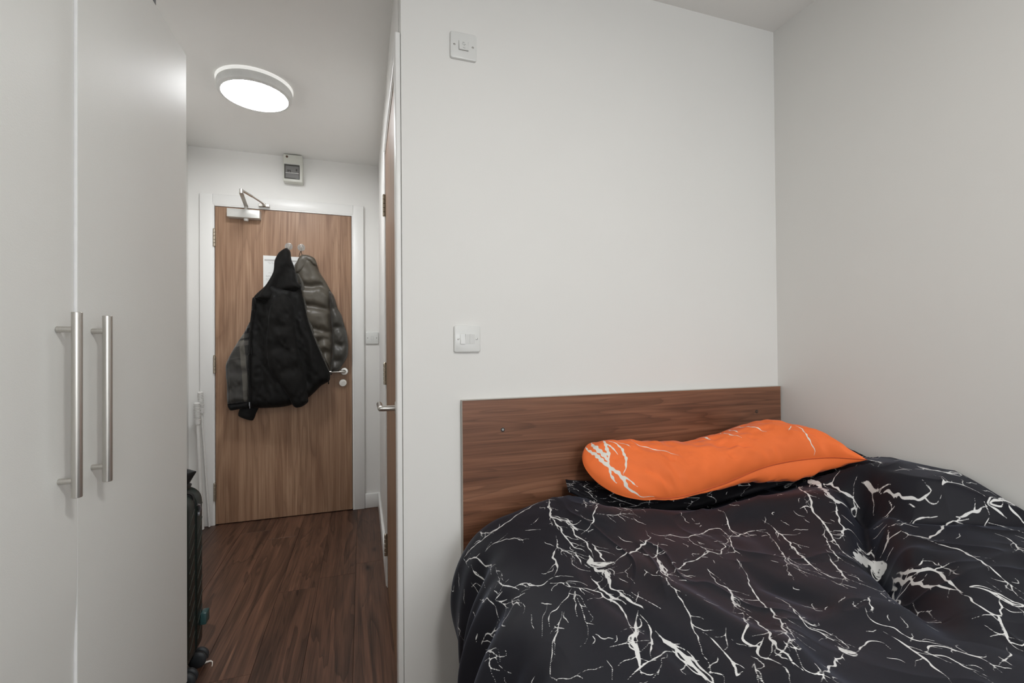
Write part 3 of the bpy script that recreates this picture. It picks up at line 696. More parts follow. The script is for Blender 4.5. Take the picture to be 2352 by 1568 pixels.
def inflate(name, pts, y0, thick, mat, parent, R=.045, lines=(), depth=.012, lw=.012, back=.006, res=.008, wr=.004, seed=0, smoothn=None):
    """a closed, padded cloth panel: outline pts (mm, X and Z), its edge at y0, bulging toward -Y by thick"""
    P = np.array(pts, float)/1000
    n = len(P); Q = []
    for i in range(n):
        a, b, c, d = P[i-1], P[i], P[(i+1) % n], P[(i+2) % n]
        m = max(1, int(np.hypot(*(c-b))/res))
        for k in range(m):
            t = k/m; s_ = .5*((2*b)+(-a+c)*t+(2*a-5*b+4*c-d)*t*t+(-a+3*b-3*c+d)*t**3)
            lin = b+(c-b)*t; Q.append(.75*s_+.25*lin)
    Q = np.array(Q); m = len(Q)
    lo_, hi = Q.min(0), Q.max(0)
    gx, gz = np.meshgrid(np.arange(lo_[0], hi[0], res), np.arange(lo_[1], hi[1], res))
    gx = gx.ravel(); gz = gz.ravel()+(np.arange(len(gx)) % 2)*res*.3
    inside = np.zeros(len(gx), bool)
    for i in range(m):
        a, b = Q[i-1], Q[i]
        c = (a[1] > gz) != (b[1] > gz)
        inside ^= c & (gx < (b[0]-a[0])*(gz-a[1])/(b[1]-a[1]+1e-12)+a[0])
    ring = [tuple(q) for q in Q]+[tuple(Q[0])]
    db, _ = pdist(gx, gz, ring)
    keep = inside & (db > res*.55)
    I = np.stack([gx[keep], gz[keep]], 1)
    allp = np.vstack([Q, I])
    res_ = geometry.delaunay_2d_cdt([Vector(p) for p in allp], [(i, (i+1) % m) for i in range(m)], [], 1, 1e-6)
    vv = np.array([tuple(p) for p in res_[0]]); tri = [tuple(f) for f in res_[2]]
    d, _ = pdist(vv[:, 0], vv[:, 1], ring)
    g = np.sqrt(np.clip(1-(1-np.clip(d/R, 0, 1))**2, 0, 1))
    h = thick*g
    for L in lines:
        dl, pl = pdist(vv[:, 0], vv[:, 1], [(a/1000, b/1000) for a, b in L])
        pk = depth*(1-np.exp(-(dl/(lw*2.2))**2))-depth
        h = h+pk*g
    h = h+wr*g*(vnoise(vv[:, 0]*26+seed, vv[:, 1]*14, seed+2)+.6*vnoise(vv[:, 0]*60, vv[:, 1]*38, seed+5))
    bnd = d < 1e-5
    front = np.stack([vv[:, 0], y0-np.maximum(h, 0), vv[:, 1]], 1)
    idx = -np.ones(len(vv), int); idx[~bnd] = len(vv)+np.arange((~bnd).sum()); idx[bnd] = np.where(bnd)[0]
    bk = np.stack([vv[~bnd, 0], y0+back*g[~bnd], vv[~bnd, 1]], 1)
    def area(t): a, b, c = vv[list(t)]; return (b[0]-a[0])*(c[1]-a[1])-(b[1]-a[1])*(c[0]-a[0])
    F = []
    for t in tri:
        if area(t) < 0: t = t[::-1]
        F.append(t); F.append(tuple(int(idx[k]) for k in t[::-1]))
    return mesh_obj(name, np.vstack([front, bk]), F, mat, parent, None, 0 if False else 60)
CB = thing('puffer_jacket', (-.30, 3.33, .93), 'brown quilted puffer jacket hanging on the entrance door beside the black jacket', 'jacket')
inflate('body', COAT['B_body'], 3.352, .050, M['puffer'], CB, .05, COATL['B_body'], .026, .011, seed=2)
inflate('collar', COAT['B_collar'], 3.315, .018, M['puffer'], CB, .02, [], seed=5, wr=.006)
inflate('sleeve', COAT['B_sleeve'], 3.330, .055, M['pufferdark'], CB, .045, COATL['B_sleeve'], .024, .012, seed=8, wr=.006)
inflate('zip_placket', COAT['B_placket'], 3.312, .010, M['piping'], CB, .008, [], seed=3, res=.006, wr=.001)
MB().tube([(-.3885, YD-.020, 1.777), (-.394, 3.335, 1.758), (-.398, 3.325, 1.735), (-.388, 3.318, 1.733), (-.378, 3.325, 1.737), (-.383, 3.335, 1.758), (-.3885, YD-.020, 1.777)], .0016, 8).obj('hanging_loop', M['rib'], CB)
CA = thing('hooded_jacket', (-.50, 3.31, .68), 'black hooded jacket with a grey plaid sleeve, hanging on the entrance door', 'jacket')
inflate('cuff', COAT['A_cuff'], 3.305, .030, M['rib'], CA, .03, [], seed=21)
inflate('plaid_sleeve', COAT['A_plaid'], 3.300, .055, M['plaid'], CA, .05, COATL['A_plaid'], .012, .014, seed=14, wr=.006)
inflate('hem_band', COAT['A_band'], 3.295, .040, M['rib'], CA, .03, [], seed=16)
inflate('body', COAT['A_body'], 3.278, .060, M['lining'], CA, .06, COATL['A_body'], .020, .018, seed=11, wr=.006)
inflate('sleeve', COAT['A_sleeve'], 3.235, .050, M['blackcloth'], CA, .05, COATL['A_sleeve'], .012, .014, seed=12, wr=.007)
inflate('hood', COAT['A_hood'], 3.262, .050, M['blackcloth'], CA, .035, COATL['A_hood'], .022, .014, back=.03, seed=13, wr=.004)
zp = inflate('zip_placket', COAT['A_placket'], 3.236, .014, M['blackcloth'], CA, .010, [], seed=15, res=.006, wr=.002)
M['zip'] = plain('zip_metal', (.42, .43, .47), .3, .9)
MB().box(-.6705, -.6655, 3.209, 3.2135, .768, .792, .001, 1).box(-.668, -.665, 3.209, 3.2115, .752, .768, .0008, 1).obj('zip_pull', M['zip'], zp)
MB().box(-.2165, -.2115, 3.262, 3.266, .895, .925, .001, 1).box(-.2175, -.2105, 3.261, 3.267, .885, .897, .001, 1).obj('zip_toggle', M['rib'], CA)

# ------------------------------------------------------------------ rods leaning beside the door
M['rod'] = plain('white_plastic_rod', (.74, .735, .71), .4)
def rod(top, bot, r, label, rg):
    t = thing('ribbed_rod', bot, label, 'rod')
    a = Vector(top); b = Vector(bot); u = (b-a).normalized()
    MB().cyl(a+u*.13, b, r, 14).obj('shaft', M['rod'], t)
    prof = [(0, 0), (rg*.7, 0), (rg, .006)]
    for k in range(10): prof += [(rg, .008+k*.0095), (rg, .0125+k*.0095), (rg*.78, .0135+k*.0095), (rg*.78, .0165+k*.0095)]
    prof += [(rg*.95, .105), (rg*.8, .135), (0, .135)]
    MB().lathe(a, u, prof, 18).obj('ribbed_grip', M['rod'], t)
rod((-.966, 3.33, .858), (-.922, 3.345, .004), .006, 'thin white rod with ribbed grip, the farther of two leaning by the door frame', .0165)
rod((-.974, 3.295, .795), (-.950, 3.310, .004), .0105, 'thicker white rod with ribbed grip, the nearer of two leaning by the door frame', .0185)

# ------------------------------------------------------------------ suitcase
sc_ = thing('suitcase', (-.75, 1.85, 0), 'dark green hard-shell suitcase standing behind the wardrobe', 'suitcase')
N = Nodes('green_polycarbonate'); v = N.obj(); f = N.noise(v, 300, 2)
N.set(Base_Color=N.ramp(f, [(.3, (.006, .0125, .0105)), (.7, (.008, .016, .0135))]), Roughness=.34, Specular_IOR_Level=.5); N.bump(f, .12, .001); M['shell'] = N.m
M['groove'] = plain('shell_groove', (.05, .055, .045), .5)
M['zipgap'] = plain('black_zip', (.008, .008, .008), .7)
M['teal'] = plain('teal_plastic', (.035, .085, .085), .3)
M['wheelm'] = plain('grey_rubber', (.022, .025, .028), .5)
def shell(y0, y1, r_out, side):
    """half shell: rounded box whose outer rim (at side) is more rounded"""
    bm = bmesh.new(); bmesh.ops.create_cube(bm, size=1)
    x0, x1, z0, z1 = -.95, -.550, .048, .640
    for v in bm.verts: v.co = ((x0+x1)/2+v.co.x*(x1-x0), (y0+y1)/2+v.co.y*(y1-y0), (z0+z1)/2+v.co.z*(z1-z0))
    bmesh.ops.bevel(bm, geom=[e for e in bm.edges if abs(e.verts[0].co.y-e.verts[1].co.y) > .01], offset=.055, segments=8, affect='EDGES', profile=.5)
    ye = y1 if side > 0 else y0
    bmesh.ops.bevel(bm, geom=[e for e in bm.edges if all(abs(v.co.y-ye) < 1e-5 for v in e.verts)], offset=r_out, segments=7, affect='EDGES', profile=.5)
    yi = y0 if side > 0 else y1
    bmesh.ops.bevel(bm, geom=[e for e in bm.edges if all(abs(v.co.y-yi) < 1e-5 for v in e.verts)], offset=.006, segments=3, affect='EDGES', profile=.5)
    return MB().bm(bm)
s_far = shell(1.858, 1.950, .042, 1).obj('shell', M['shell'], sc_, None, 40)
s_near = shell(1.752, 1.842, .042, -1).obj('shell', M['shell'], sc_, None, 40)
MB().box(-.945, -.556, 1.838, 1.862, .056, .633, .02, 3).obj('zip', M['zipgap'], sc_)
for par, y0, y1 in ((s_far, 1.866, 1.915), (s_near, 1.785, 1.836)):
    mb = MB()
    for k in range(9):
        z = .12+k*.052
        mb.tube([(-.5497, y0, z), (-.5497, y1, z+.042)], .0011, 6)
    mb.obj('groove_lines', M['groove'], par)
MB().tube([(-.550, 1.862, .585), (-.545, 1.868, .582), (-.5435, 1.872, .570), (-.546, 1.876, .560)], .004, 10).box(-.552, -.545, 1.866, 1.880, .545, .556, .001).obj('zip_puller', M['zip'], sc_)
for z in (.160,):
    MB().box(-.552, -.532, 1.893, 1.932, z-.012, z+.030, .004, 2).obj('side_foot', M['teal'], sc_)
for xx in (-.60, -.90):
    for yy in (1.795, 1.908):
        cst = MB().box(xx-.022, xx+.022, yy-.022, yy+.022, .040, .058, .006).cyl((xx, yy, .030), (xx, yy, .05), .012, 14).obj('caster', M['zipgap'], sc_)
        for o_ in (-.013, .013):
            cx_ = xx+.040 if xx > -.7 else xx-.040
            MB().lathe((cx_-.0, yy+o_-.009, .0285), (0, 1, 0), [(0, 0), (.016, 0), (.024, .002), (.0283, .005), (.0283, .013), (.024, .016), (.016, .018), (0, .018)], 28).obj('wheel', M['wheelm'], cst)
        MB().box(min(xx, cx_), max(xx, cx_), yy-.006, yy+.006, .024, .046, .003).obj('fork', M['zipgap'], cst)
# black pouch on the suitcase
M['nylon'] = cloth('black_pouch_nylon', (.010, .010, .011), .45, 300, .1, .5).m
pc_ = [(.60, 0), (.54, 0), (.46, .0)]
bagV = []; bagF = []; nn = 24
levels = [(.0, .068, .045), (.006, .080, .050), (.014, .082, .048), (.020, .074, .038), (.034, .078, .036), (.052, .085, .034), (.070, .093, .030), (.074, .092, .027), (.071, .084, .020), (.056, .06, .010)]
for k, (h_, a_, b_) in enumerate(levels):
    for q in range(nn):
        th = 2*math.pi*q/nn; w_ = 1+.035*math.sin(6*th+k*.3)*(k > 3)
        bagV.append((-.655+a_*math.cos(th)*w_, 1.885+b_*math.sin(th)*w_, .640+h_-.018*math.cos(th)*(h_/.08)))
for k in range(len(levels)-1):
    for q in range(nn): bagF.append((k*nn+q, k*nn+(q+1) % nn, (k+1)*nn+(q+1) % nn, (k+1)*nn+q))
bagF.append(tuple(range(nn))[::-1]); bagF.append(tuple((len(levels)-1)*nn+q for q in range(nn)))
pch = mesh_obj('pouch', bagV, bagF, M['nylon'], None, None, 45)
tag(pch, 'black gathered fabric pouch sitting on top of the green suitcase', 'pouch')
M['scrap'] = plain('white_scrap', (.75, .70, .64), .6)
tag(MB().tube([(-.548, 1.905, .003), (-.538, 1.914, .004), (-.526, 1.916, .004), (-.518, 1.910, .003), (-.514, 1.895, .002), (-.513, 1.885, .0015)], [.002, .0035, .003, .002, .0015, .001], 8).obj('scrap', M['scrap']), 'small white curled scrap on the floor beside the suitcase wheel', 'scrap')

# ------------------------------------------------------------------ bed
bed = thing('bed', (.95, .46, 0), 'bed with a wide walnut headboard against the white wall', 'bed')
hbd = MB().box(.300, 1.612, 1.4255, 1.4445, .15, .9575, .0008, 1).obj('headboard', M['headwood'], bed)
M['edging'] = plain('pale_edging', (.42, .39, .35), .4)
MB().box(.2985, .2999, 1.4255, 1.4445, .15, .9575).box(.2985, 1.6135, 1.4255, 1.4445, .9576, .9588).box(1.6121, 1.6135, 1.4255, 1.4445, .15, .9575).obj('edge_strip', M['edging'], hbd)
M['bolt'] = plain('bolt_cap', (.40, .40, .39), .3, .6)
for xx, zz, mm in ((.433, .858, 'bolt'), (1.487, .862, 'rust')):
    s_ = MB().lathe((xx, 1.4256, zz), (0, -1, 0), [(0, 0), (.0068, 0), (.0068, .0008), (.0055, .0012), (0, .0012)], 20).obj('screw_socket', M['dark'], hbd)
    MB().lathe((xx, 1.4244, zz), (0, -1, 0), [(0, 0), (.0042, 0), (.0035, .0012), (0, .0015)], 16).obj('screw', M[mm], s_)
M['ticking'] = cloth('mattress_ticking', (.65, .64, .62), .8).m
MB().box(.36, 1.60, -.50, 1.36, .28, .49, .045, 4).obj('mattress', M['ticking'], bed)
MB().box(.37, 1.60, -.50, 1.42, .10, .28, .01, 2).obj('bed_base', M['darkbox'], bed)
for xx in (.45, 1.5):
    for yy in (-.4, 1.3): MB().cyl((xx, yy, 0), (xx, yy, .11), .025, 16).obj('leg', M['darkbox'], bed)

DUVET_VEINS_MM = [
 (20, [(1282,1329),(1255,1275),(1228,1272),(1192,1278),(1162,1299),(1129,1308),(1087,1323),(1045,1329)]),
 (16, [(1349,1299),(1319,1287),(1285,1269),(1258,1269),(1228,1269)]),
 (11, [(1291,1218),(1273,1218),(1249,1206),(1228,1194),(1210,1176),(1198,1149),(1198,1131)]),
 (27, [(1045,1329),(1066,1269),(1087,1215),(1090,1191),(1066,1152),(1060,1116),(1057,1098)]),
 (18, [(1090,1209),(1096,1149),(1093,1125),(1099,1095),(1099,1062),(1099,1035),(1087,1023),(1081,999)]),
 (17, [(1069,1137),(1069,1110),(1072,1083),(1066,1065),(1060,1044),(1069,1005),(1078,975)]),
 (54, [(1081,990),(1090,960),(1081,942),(1063,939),(1042,939)]),
 (23, [(1051,1032),(1054,1005),(1054,981),(1063,945)]),
 (23, [(1042,939),(1015,957),(985,966),(952,981),(922,996),(877,1032)]),
 (13, [(958,972),(955,948),(949,930),(925,942),(880,999)]),
 (34, [(931,933),(949,897),(967,858),(982,834)]),
 (13, [(982,834),(952,852),(913,873),(880,891),(847,897),(808,915),(781,927),(766,912),(730,939),(703,966),(658,996),(634,1011)]),
 (15, [(859,1059),(847,1038),(808,1038),(796,1020),(775,1014),(727,1029),(664,1062),(625,1062),(634,1023),(601,1014)]),
 (9, [(775,1014),(790,972),(784,948),(781,927)]),
 (14, [(553,1128),(565,1101),(580,1077),(595,1053),(607,1008)]),
 (14, [(634,1023),(667,978),(715,918)]),
 (11, [(985,828),(1000,798),(1003,774),(1012,753),(1018,726),(1024,705),(1039,681),(1048,663),(1057,642),(1069,618),(1075,600),(1084,585)]),
 (7, [(1006,867),(1006,846),(997,822)]),
 (33, [(1093,948),(1096,924),(1081,915),(1090,882),(1102,852),(1099,840)]),
 (9, [(1108,933),(1129,945),(1135,969),(1126,999)]),
 (16, [(1102,1020),(1108,984),(1114,966)]),
 (20, [(1117,915),(1120,879),(1117,855),(1114,834),(1105,810),(1102,792)]),
 (24, [(1102,852),(1096,831),(1096,807),(1093,783),(1087,768),(1087,756)]),
 (16, [(1180,888),(1165,873),(1144,864),(1126,855),(1123,831),(1114,807),(1117,783),(1123,759),(1135,729),(1141,708)]),
 (11, [(1180,882),(1198,864),(1216,858),(1231,852),(1243,855),(1252,846),(1261,825)]),
 (10, [(1177,873),(1189,849),(1201,822),(1207,801)]),
 (9, [(1183,849),(1189,822),(1195,801),(1201,777),(1192,762)]),
 (22, [(1138,1053),(1165,1017),(1168,987),(1180,960),(1192,945)]),
 (10, [(1117,1104),(1135,1056),(1129,1032),(1108,1023)]),
 (13, [(1300,1062),(1294,1029),(1279,1002),(1270,978)]),
 (12, [(1282,999),(1261,990),(1249,978),(1240,954),(1225,939),(1204,942),(1186,939)]),
 (9, [(1210,930),(1189,912),(1180,888),(1180,909),(1165,900),(1144,879)]),
 (9, [(1325,1020),(1313,1017),(1297,1017)]),
 (9, [(1325,1017),(1316,1002),(1304,990)]),
 (9, [(1322,1011),(1316,990),(1310,966)]),
 (9, [(1300,954),(1288,951),(1285,927)]),
 (9, [(1364,1098),(1337,1035),(1334,1011),(1343,999),(1349,957)]),
 (12, [(1421,1017),(1406,1014),(1388,999),(1355,963),(1340,936)]),
 (17, [(1352,1305),(1349,1275),(1325,1245),(1316,1218),(1316,1200),(1297,1152),(1307,1107)]),
 (18, [(1343,1242),(1352,1206),(1337,1131),(1337,1098)]),
 (11, [(1225,837),(1240,819),(1255,801),(1270,789),(1282,768),(1294,753),(1304,732),(1297,708)]),
 (26, [(1096,762),(1108,750),(1120,735),(1138,708),(1156,690),(1162,666),(1171,648),(1180,627)]),
 (14, [(1099,753),(1099,732),(1105,711),(1120,684),(1144,657),(1147,648)]),
 (29, [(1099,705),(1099,684),(1096,666),(1093,648),(1093,627),(1093,609),(1093,588),(1093,570)]),
 (11, [(1168,642),(1153,642),(1132,645),(1111,657),(1099,651)]),
 (11, [(1153,642),(1171,639),(1189,636),(1204,630)]),
 (7, [(1204,660),(1192,663),(1177,660),(1168,660)]),
 (7, [(1195,702),(1177,693),(1165,693),(1153,705)]),
 (7, [(1213,681),(1213,663),(1219,654),(1225,645)]),
 (6, [(1294,711),(1279,693),(1267,687),(1261,678)]),
 (8, [(1427,1008),(1364,888),(1361,870),(1352,858),(1346,867)]),
 (11, [(1364,873),(1376,882),(1382,873),(1376,855)]),
 (13, [(1036,657),(1033,645),(1036,624),(1039,606),(1042,591),(1048,573),(1063,555)]),
 (8, [(997,645),(1012,630),(1024,612),(1036,606)]),
 (11, [(850,858),(862,831),(871,798),(859,789),(868,765),(898,732),(895,717)]),
 (28, [(931,1269),(937,1200),(913,1188),(889,1182),(880,1179),(868,1161)]),
 (15, [(925,1188),(940,1200),(976,1149),(997,1128),(1015,1101),(1033,1089),(1057,1080)]),
 (18, [(883,1179),(847,1176),(811,1179),(811,1152)]),
 (8, [(985,1131),(955,1125),(913,1131),(859,1140)]),
 (10, [(949,1320),(943,1299),(958,1248),(988,1209)]),
 (8, [(1078,813),(1072,789),(1066,768),(1063,750),(1060,741)]),
 (7, [(1012,915),(1039,897),(1054,840)]),
 (7, [(1276,888),(1285,867),(1288,846)]),
 (7, [(1240,882),(1261,861),(1276,834),(1282,819)]),
 (10, [(964,1248),(991,1170)]),
 (11, [(1120,1218),(1138,1203),(1153,1200)]),
 (11, [(1174,1185),(1156,1170),(1141,1155)]),
 (7, [(1288,1113),(1285,1089),(1285,1062)]),
 (7, [(1361,1125),(1373,1203),(1388,1212)]),
 (8, [(1084,588),(1078,576),(1075,567),(1081,558)]),
 (11, [(1511,1251),(1508,1227),(1526,1233)]),
 (7, [(1114,651),(1141,630),(1159,615)]),
 (16, [(646,1014),(610,1017),(556,1032),(523,1026),(505,1017)]),
 (18, [(478,1059),(481,1017),(493,981),(514,939),(544,888),(565,846),(583,807),(595,774),(601,747)]),
 (8, [(514,939),(511,912),(502,888)]),
 (10, [(514,1008),(541,957),(571,906),(616,846),(649,774)]),
 (8, [(571,906),(652,822),(682,789)]),
 (15, [(733,891),(748,861),(766,825),(799,786),(820,747),(841,708),(862,669),(886,633),(931,582),(958,546),(970,528),(979,510),(964,501),(952,501)]),
 (8, [(880,630),(913,588),(958,543)]),
 (60, [(117,1221),(180,1140),(189,1101),(243,1032),(255,999),(222,996),(168,999)]),
 (22, [(180,1101),(171,1077),(177,1044),(171,1026),(165,1014),(165,993)]),
 (20, [(255,999),(291,972),(321,942),(348,909),(378,891),(390,876)]),
 (38, [(156,1212),(186,1218),(204,1221)]),
 (23, [(180,1200),(276,1089),(309,1038),(336,1011),(351,984),(369,951),(396,912),(423,876),(445,840),(451,816)]),
 (12, [(375,951),(420,909),(457,867),(487,828),(490,804),(487,783)]),
 (17, [(499,840),(520,813),(547,774),(589,726)]),
 (80, [(429,828),(378,843),(342,849),(351,828),(360,807)]),
 (48, [(330,849),(342,825),(357,801)]),
 (19, [(384,855),(330,873),(300,873),(327,846)]),
 (20, [(324,834),(309,831),(294,834),(282,822),(270,816)]),
 (10, [(300,828),(264,852)]),
 (24, [(273,813),(282,789),(273,774),(270,756),(246,756),(216,762),(150,783),(126,771),(108,759)]),
 (16, [(285,750),(291,726),(288,702),(288,678),(300,654),(312,633),(321,615),(327,600),(339,579),(348,552)]),
 (22, [(381,771),(405,738),(423,699),(420,684),(405,684)]),
 (24, [(387,756),(405,720),(402,699),(393,684),(396,666),(417,642),(429,621),(442,600)]),
 (24, [(420,708),(432,675),(436,645),(436,627),(439,609)]),
 (18, [(439,609),(451,585),(469,561),(472,546),(469,534),(493,516),(511,504),(529,483),(529,474)]),
 (25, [(420,600),(408,588),(402,570),(402,555),(402,543),(390,534)]),
 (14, [(405,561),(432,546),(469,531)]),
 (14, [(568,714),(559,696),(535,690),(411,750),(445,714),(565,624),(475,660),(481,633)]),
 (11, [(390,762),(402,753),(411,741),(405,756)]),
 (13, [(610,666),(646,642),(649,630)]),
 (13, [(664,639),(679,624),(685,609),(679,597),(670,585),(673,570),(673,555),(664,546),(640,540)]),
 (19, [(697,585),(697,567),(700,549),(706,531),(709,516),(721,495),(727,477),(739,462)]),
 (16, [(694,525),(661,531),(643,522),(637,510),(631,495),(625,483),(628,468),(637,450)]),
 (11, [(622,462),(592,468),(562,474),(544,489)]),
 (12, [(706,531),(691,516),(673,507),(673,492),(676,477),(670,465),(673,450)]),
 (13, [(784,705),(799,681),(817,654),(829,633),(829,624),(814,618),(811,603),(808,588),(814,570)]),
 (40, [(823,576),(823,561),(808,555)]),
 (12, [(805,558),(769,570),(748,576),(730,567),(736,549)]),
 (15, [(835,558),(868,546),(913,525),(958,498),(973,489)]),
 (18, [(907,699),(952,642),(976,624),(994,612),(994,594),(988,585),(1003,567),(1000,552),(1000,534),(1003,516)]),
 (18, [(904,693),(907,669),(928,630),(967,582),(979,558),(979,540),(985,522),(982,510)]),
 (12, [(970,591),(988,582)]),
 (32, [(27,924),(33,897),(27,873),(39,840),(3,834)]),
 (15, [(81,831),(111,813),(81,804),(63,789),(54,771),(51,753)]),
 (29, [(60,744),(39,741),(9,735),(0,720)]),
 (18, [(60,744),(51,729),(48,714)]),
 (24, [(15,726),(24,717),(24,702),(30,690)]),
 (16, [(126,777),(105,765),(84,753),(63,744)]),
 (13, [(255,858),(249,831),(183,837),(165,822),(150,804)]),
 (24, [(144,1002),(144,984),(150,963),(156,945)]),
 (18, [(156,945),(162,909),(165,876),(159,855),(156,843),(144,834),(132,828),(132,837)]),
 (24, [(75,1035),(84,1005),(99,969)]),
 (12, [(84,732),(75,714),(90,681),(87,666)]),
 (13, [(141,693),(141,675),(159,651),(195,618)]),
 (9, [(375,708),(366,696),(381,669),(384,645),(369,645)]),
 (13, [(859,789),(877,756),(895,735),(904,717),(901,699)]),
 (15, [(1042,594),(1048,576),(1060,555),(1048,555)]),
 (9, [(1018,564),(1036,543),(1042,525)]),
 (6, [(375,597),(375,585),(381,570)]),
 (6, [(514,534),(517,525),(520,510)]),
 (10, [(414,525),(429,534),(429,543)]),
 (14, [(336,1011),(342,1026),(363,1029)]),
 (13, [(381,903),(348,909),(321,915)]),
 (14, [(369,711),(384,708),(393,708)]),
]
DUVET_VEINS = [([(a/1000, b/1000) for a, b in L], w/1e4) for w, L in DUVET_VEINS_MM]
PILLOW_VEINS_MM = [
 (40, [(3,332),(13,297),(23,253),(23,197),(26,171),(26,124),(23,97),(10,65),(7,35),(3,15),(20,3)]),
 (55, [(23,344),(33,282),(36,229),(33,188),(26,171)]),
 (46, [(75,324),(56,256),(43,209),(30,188)]),
 (36, [(82,294),(95,262),(92,218),(72,165),(49,129),(30,112)]),
 (23, [(66,276),(69,232),(66,200)]),
 (18, [(26,168),(13,132),(7,97)]),
 (17, [(30,112),(26,71),(23,47)]),
 (16, [(102,271),(121,247),(121,212)]),
 (23, [(167,271),(177,238),(200,218),(223,185),(246,162),(266,135)]),
 (27, [(440,303),(427,259),(423,226)]),
 (20, [(505,306),(479,238),(473,197),(482,144)]),
 (20, [(522,294),(515,253),(502,194)]),
 (22, [(522,294),(555,274),(558,206),(568,171),(571,129)]),
 (24, [(689,162),(692,124),(679,65),(679,29),(686,12),(683,3)]),
 (17, [(676,159),(633,103)]),
]
PILLOW_VEINS = [([(a/1000, b/1000) for a, b in L], w/1e4) for w, L in PILLOW_VEINS_MM]

def paint_veins(shape, gs, gt, S0, T0, ds, dt, lines, pad=.012):
    """signed distance to the nearest printed vein on a regular (s,t) grid; lines: (points, half-widths)"""
    sd = np.full(shape, .02)
    nt_, ns_ = shape
    for P, Wd in lines:
        for i in range(len(P)-1):
            (ax, ay), (bx_, by) = P[i], P[i+1]; wa, wb = Wd[i], Wd[i+1]
            m = pad+max(wa, wb)
            i0 = max(0, int((min(ax, bx_)-m-S0)/ds)); i1 = min(ns_, int((max(ax, bx_)+m-S0)/ds)+2)
            j0 = max(0, int((min(ay, by)-m-T0)/dt)); j1 = min(nt_, int((max(ay, by)+m-T0)/dt)+2)
            if i0 >= i1 or j0 >= j1: continue
            x = S0+np.arange(i0, i1)*ds; y = (T0+np.arange(j0, j1)*dt)[:, None]
            dx, dy = bx_-ax, by-ay; L = dx*dx+dy*dy+1e-12
            t = np.clip(((x-ax)*dx+(y-ay)*dy)/L, 0, 1)
            d = np.hypot(x-ax-t*dx, y-ay-t*dy)-(wa+(wb-wa)*t)
            sub = sd[j0:j1, i0:i1]; np.minimum(sub, d, out=sub)
    return sd
def wiggle(P, step, amp, rg):
    """resample a polyline and jitter it so that it reads as a ragged vein"""
    out = [P[0]]
    for a, b in zip(P, P[1:]):
        L = math.hypot(b[0]-a[0], b[1]-a[1]); n = max(1, int(L/step))
        nx, ny = (-(b[1]-a[1])/(L+1e-9), (b[0]-a[0])/(L+1e-9))
        for k in range(1, n+1):
            t = k/n; o = rg.gauss(0, amp) if k < n else rg.gauss(0, amp*.4)
            out.append((a[0]+(b[0]-a[0])*t+nx*o, a[1]+(b[1]-a[1])*t+ny*o))
    return out
def grow(main, rg, density, blob=1.0):
    """main veins plus ragged side twigs"""
    L = []
    for P, w in main:
        Q = wiggle(P, .011, .0017 if density > 0 else .0006, rg)
        Q = [tuple(q) for q in spline(Q, max(4, 3*len(Q)))]; n = len(Q)
        if w > .0024 and density > 0:
            for o_ in (-1, 1, -1, 1):
                k0 = rg.randint(0, max(0, n-6)); k1 = min(n, k0+rg.randint(6, 20)); ph = rg.random()*6; C = []
                amp = rg.uniform(.003, .009)
                for k in range(k0, k1):
                    a_, b_ = Q[max(0, k-1)], Q[min(n-1, k+1)]; l_ = math.hypot(b_[0]-a_[0], b_[1]-a_[1])+1e-9
                    q = (k-k0)/max(1, k1-1-k0)
                    r_ = o_*(w*.5+(amp+.0022*math.sin(ph+k*.6))*math.sin(math.pi*q)**.7)
                    C.append((Q[k][0]-(b_[1]-a_[1])/l_*r_, Q[k][1]+(b_[0]-a_[0])/l_*r_))
                L.append((C, [.0005+.0010*math.sin(ph*2+k*.3)**2 for k in range(len(C))]))
        Wd = []
        for k in range(n):
            t = k/max(1, n-1); e = min(1, 3.2*min(t, 1-t)+.14)
            Wd.append(max(.0006, .98*w*e*(.72+.55*math.sin(k*.45+n)**2)))
        L.append((Q, Wd))
        for k in range(1, n-1):
            if rg.random() < density*.21:
                dx, dy = Q[k+1][0]-Q[k-1][0], Q[k+1][1]-Q[k-1][1]
                a = math.atan2(dy, dx)+rg.choice((-1, 1))*rg.uniform(.2, .85); l = rg.uniform(.012, .065)
                x, y = Q[k]; T = [(x, y)]
                for q in range(max(2, int(l/.006))):
                    a += rg.gauss(0, .30); x += .006*math.cos(a); y += .006*math.sin(a); T.append((x, y))
                T = [tuple(q) for q in spline(T, 2*len(T))]
                w0 = min(w, .0014)*rg.uniform(.6, 1.1)
                L.append((T, [max(.0005, w0*(1-q/len(T))) for q in range(len(T))]))
    return L
def stray(n, s0, s1, t0, t1, rg):
    L = []
    for _ in range(n):
        x, y = rg.uniform(s0, s1), rg.uniform(t0, t1); a = rg.choice((-1.0, 2.1))+rg.gauss(0, .7); T = [(x, y)]
        for q in range(rg.randint(3, 8)):
            a += rg.gauss(0, .5); x += .0055*math.cos(a); y += .0055*math.sin(a); T.append((x, y))
        m = len(T); L.append((T, [.0004+.0006*math.sin(math.pi*(q+.5)/m) for q in range(m)]))
    return L
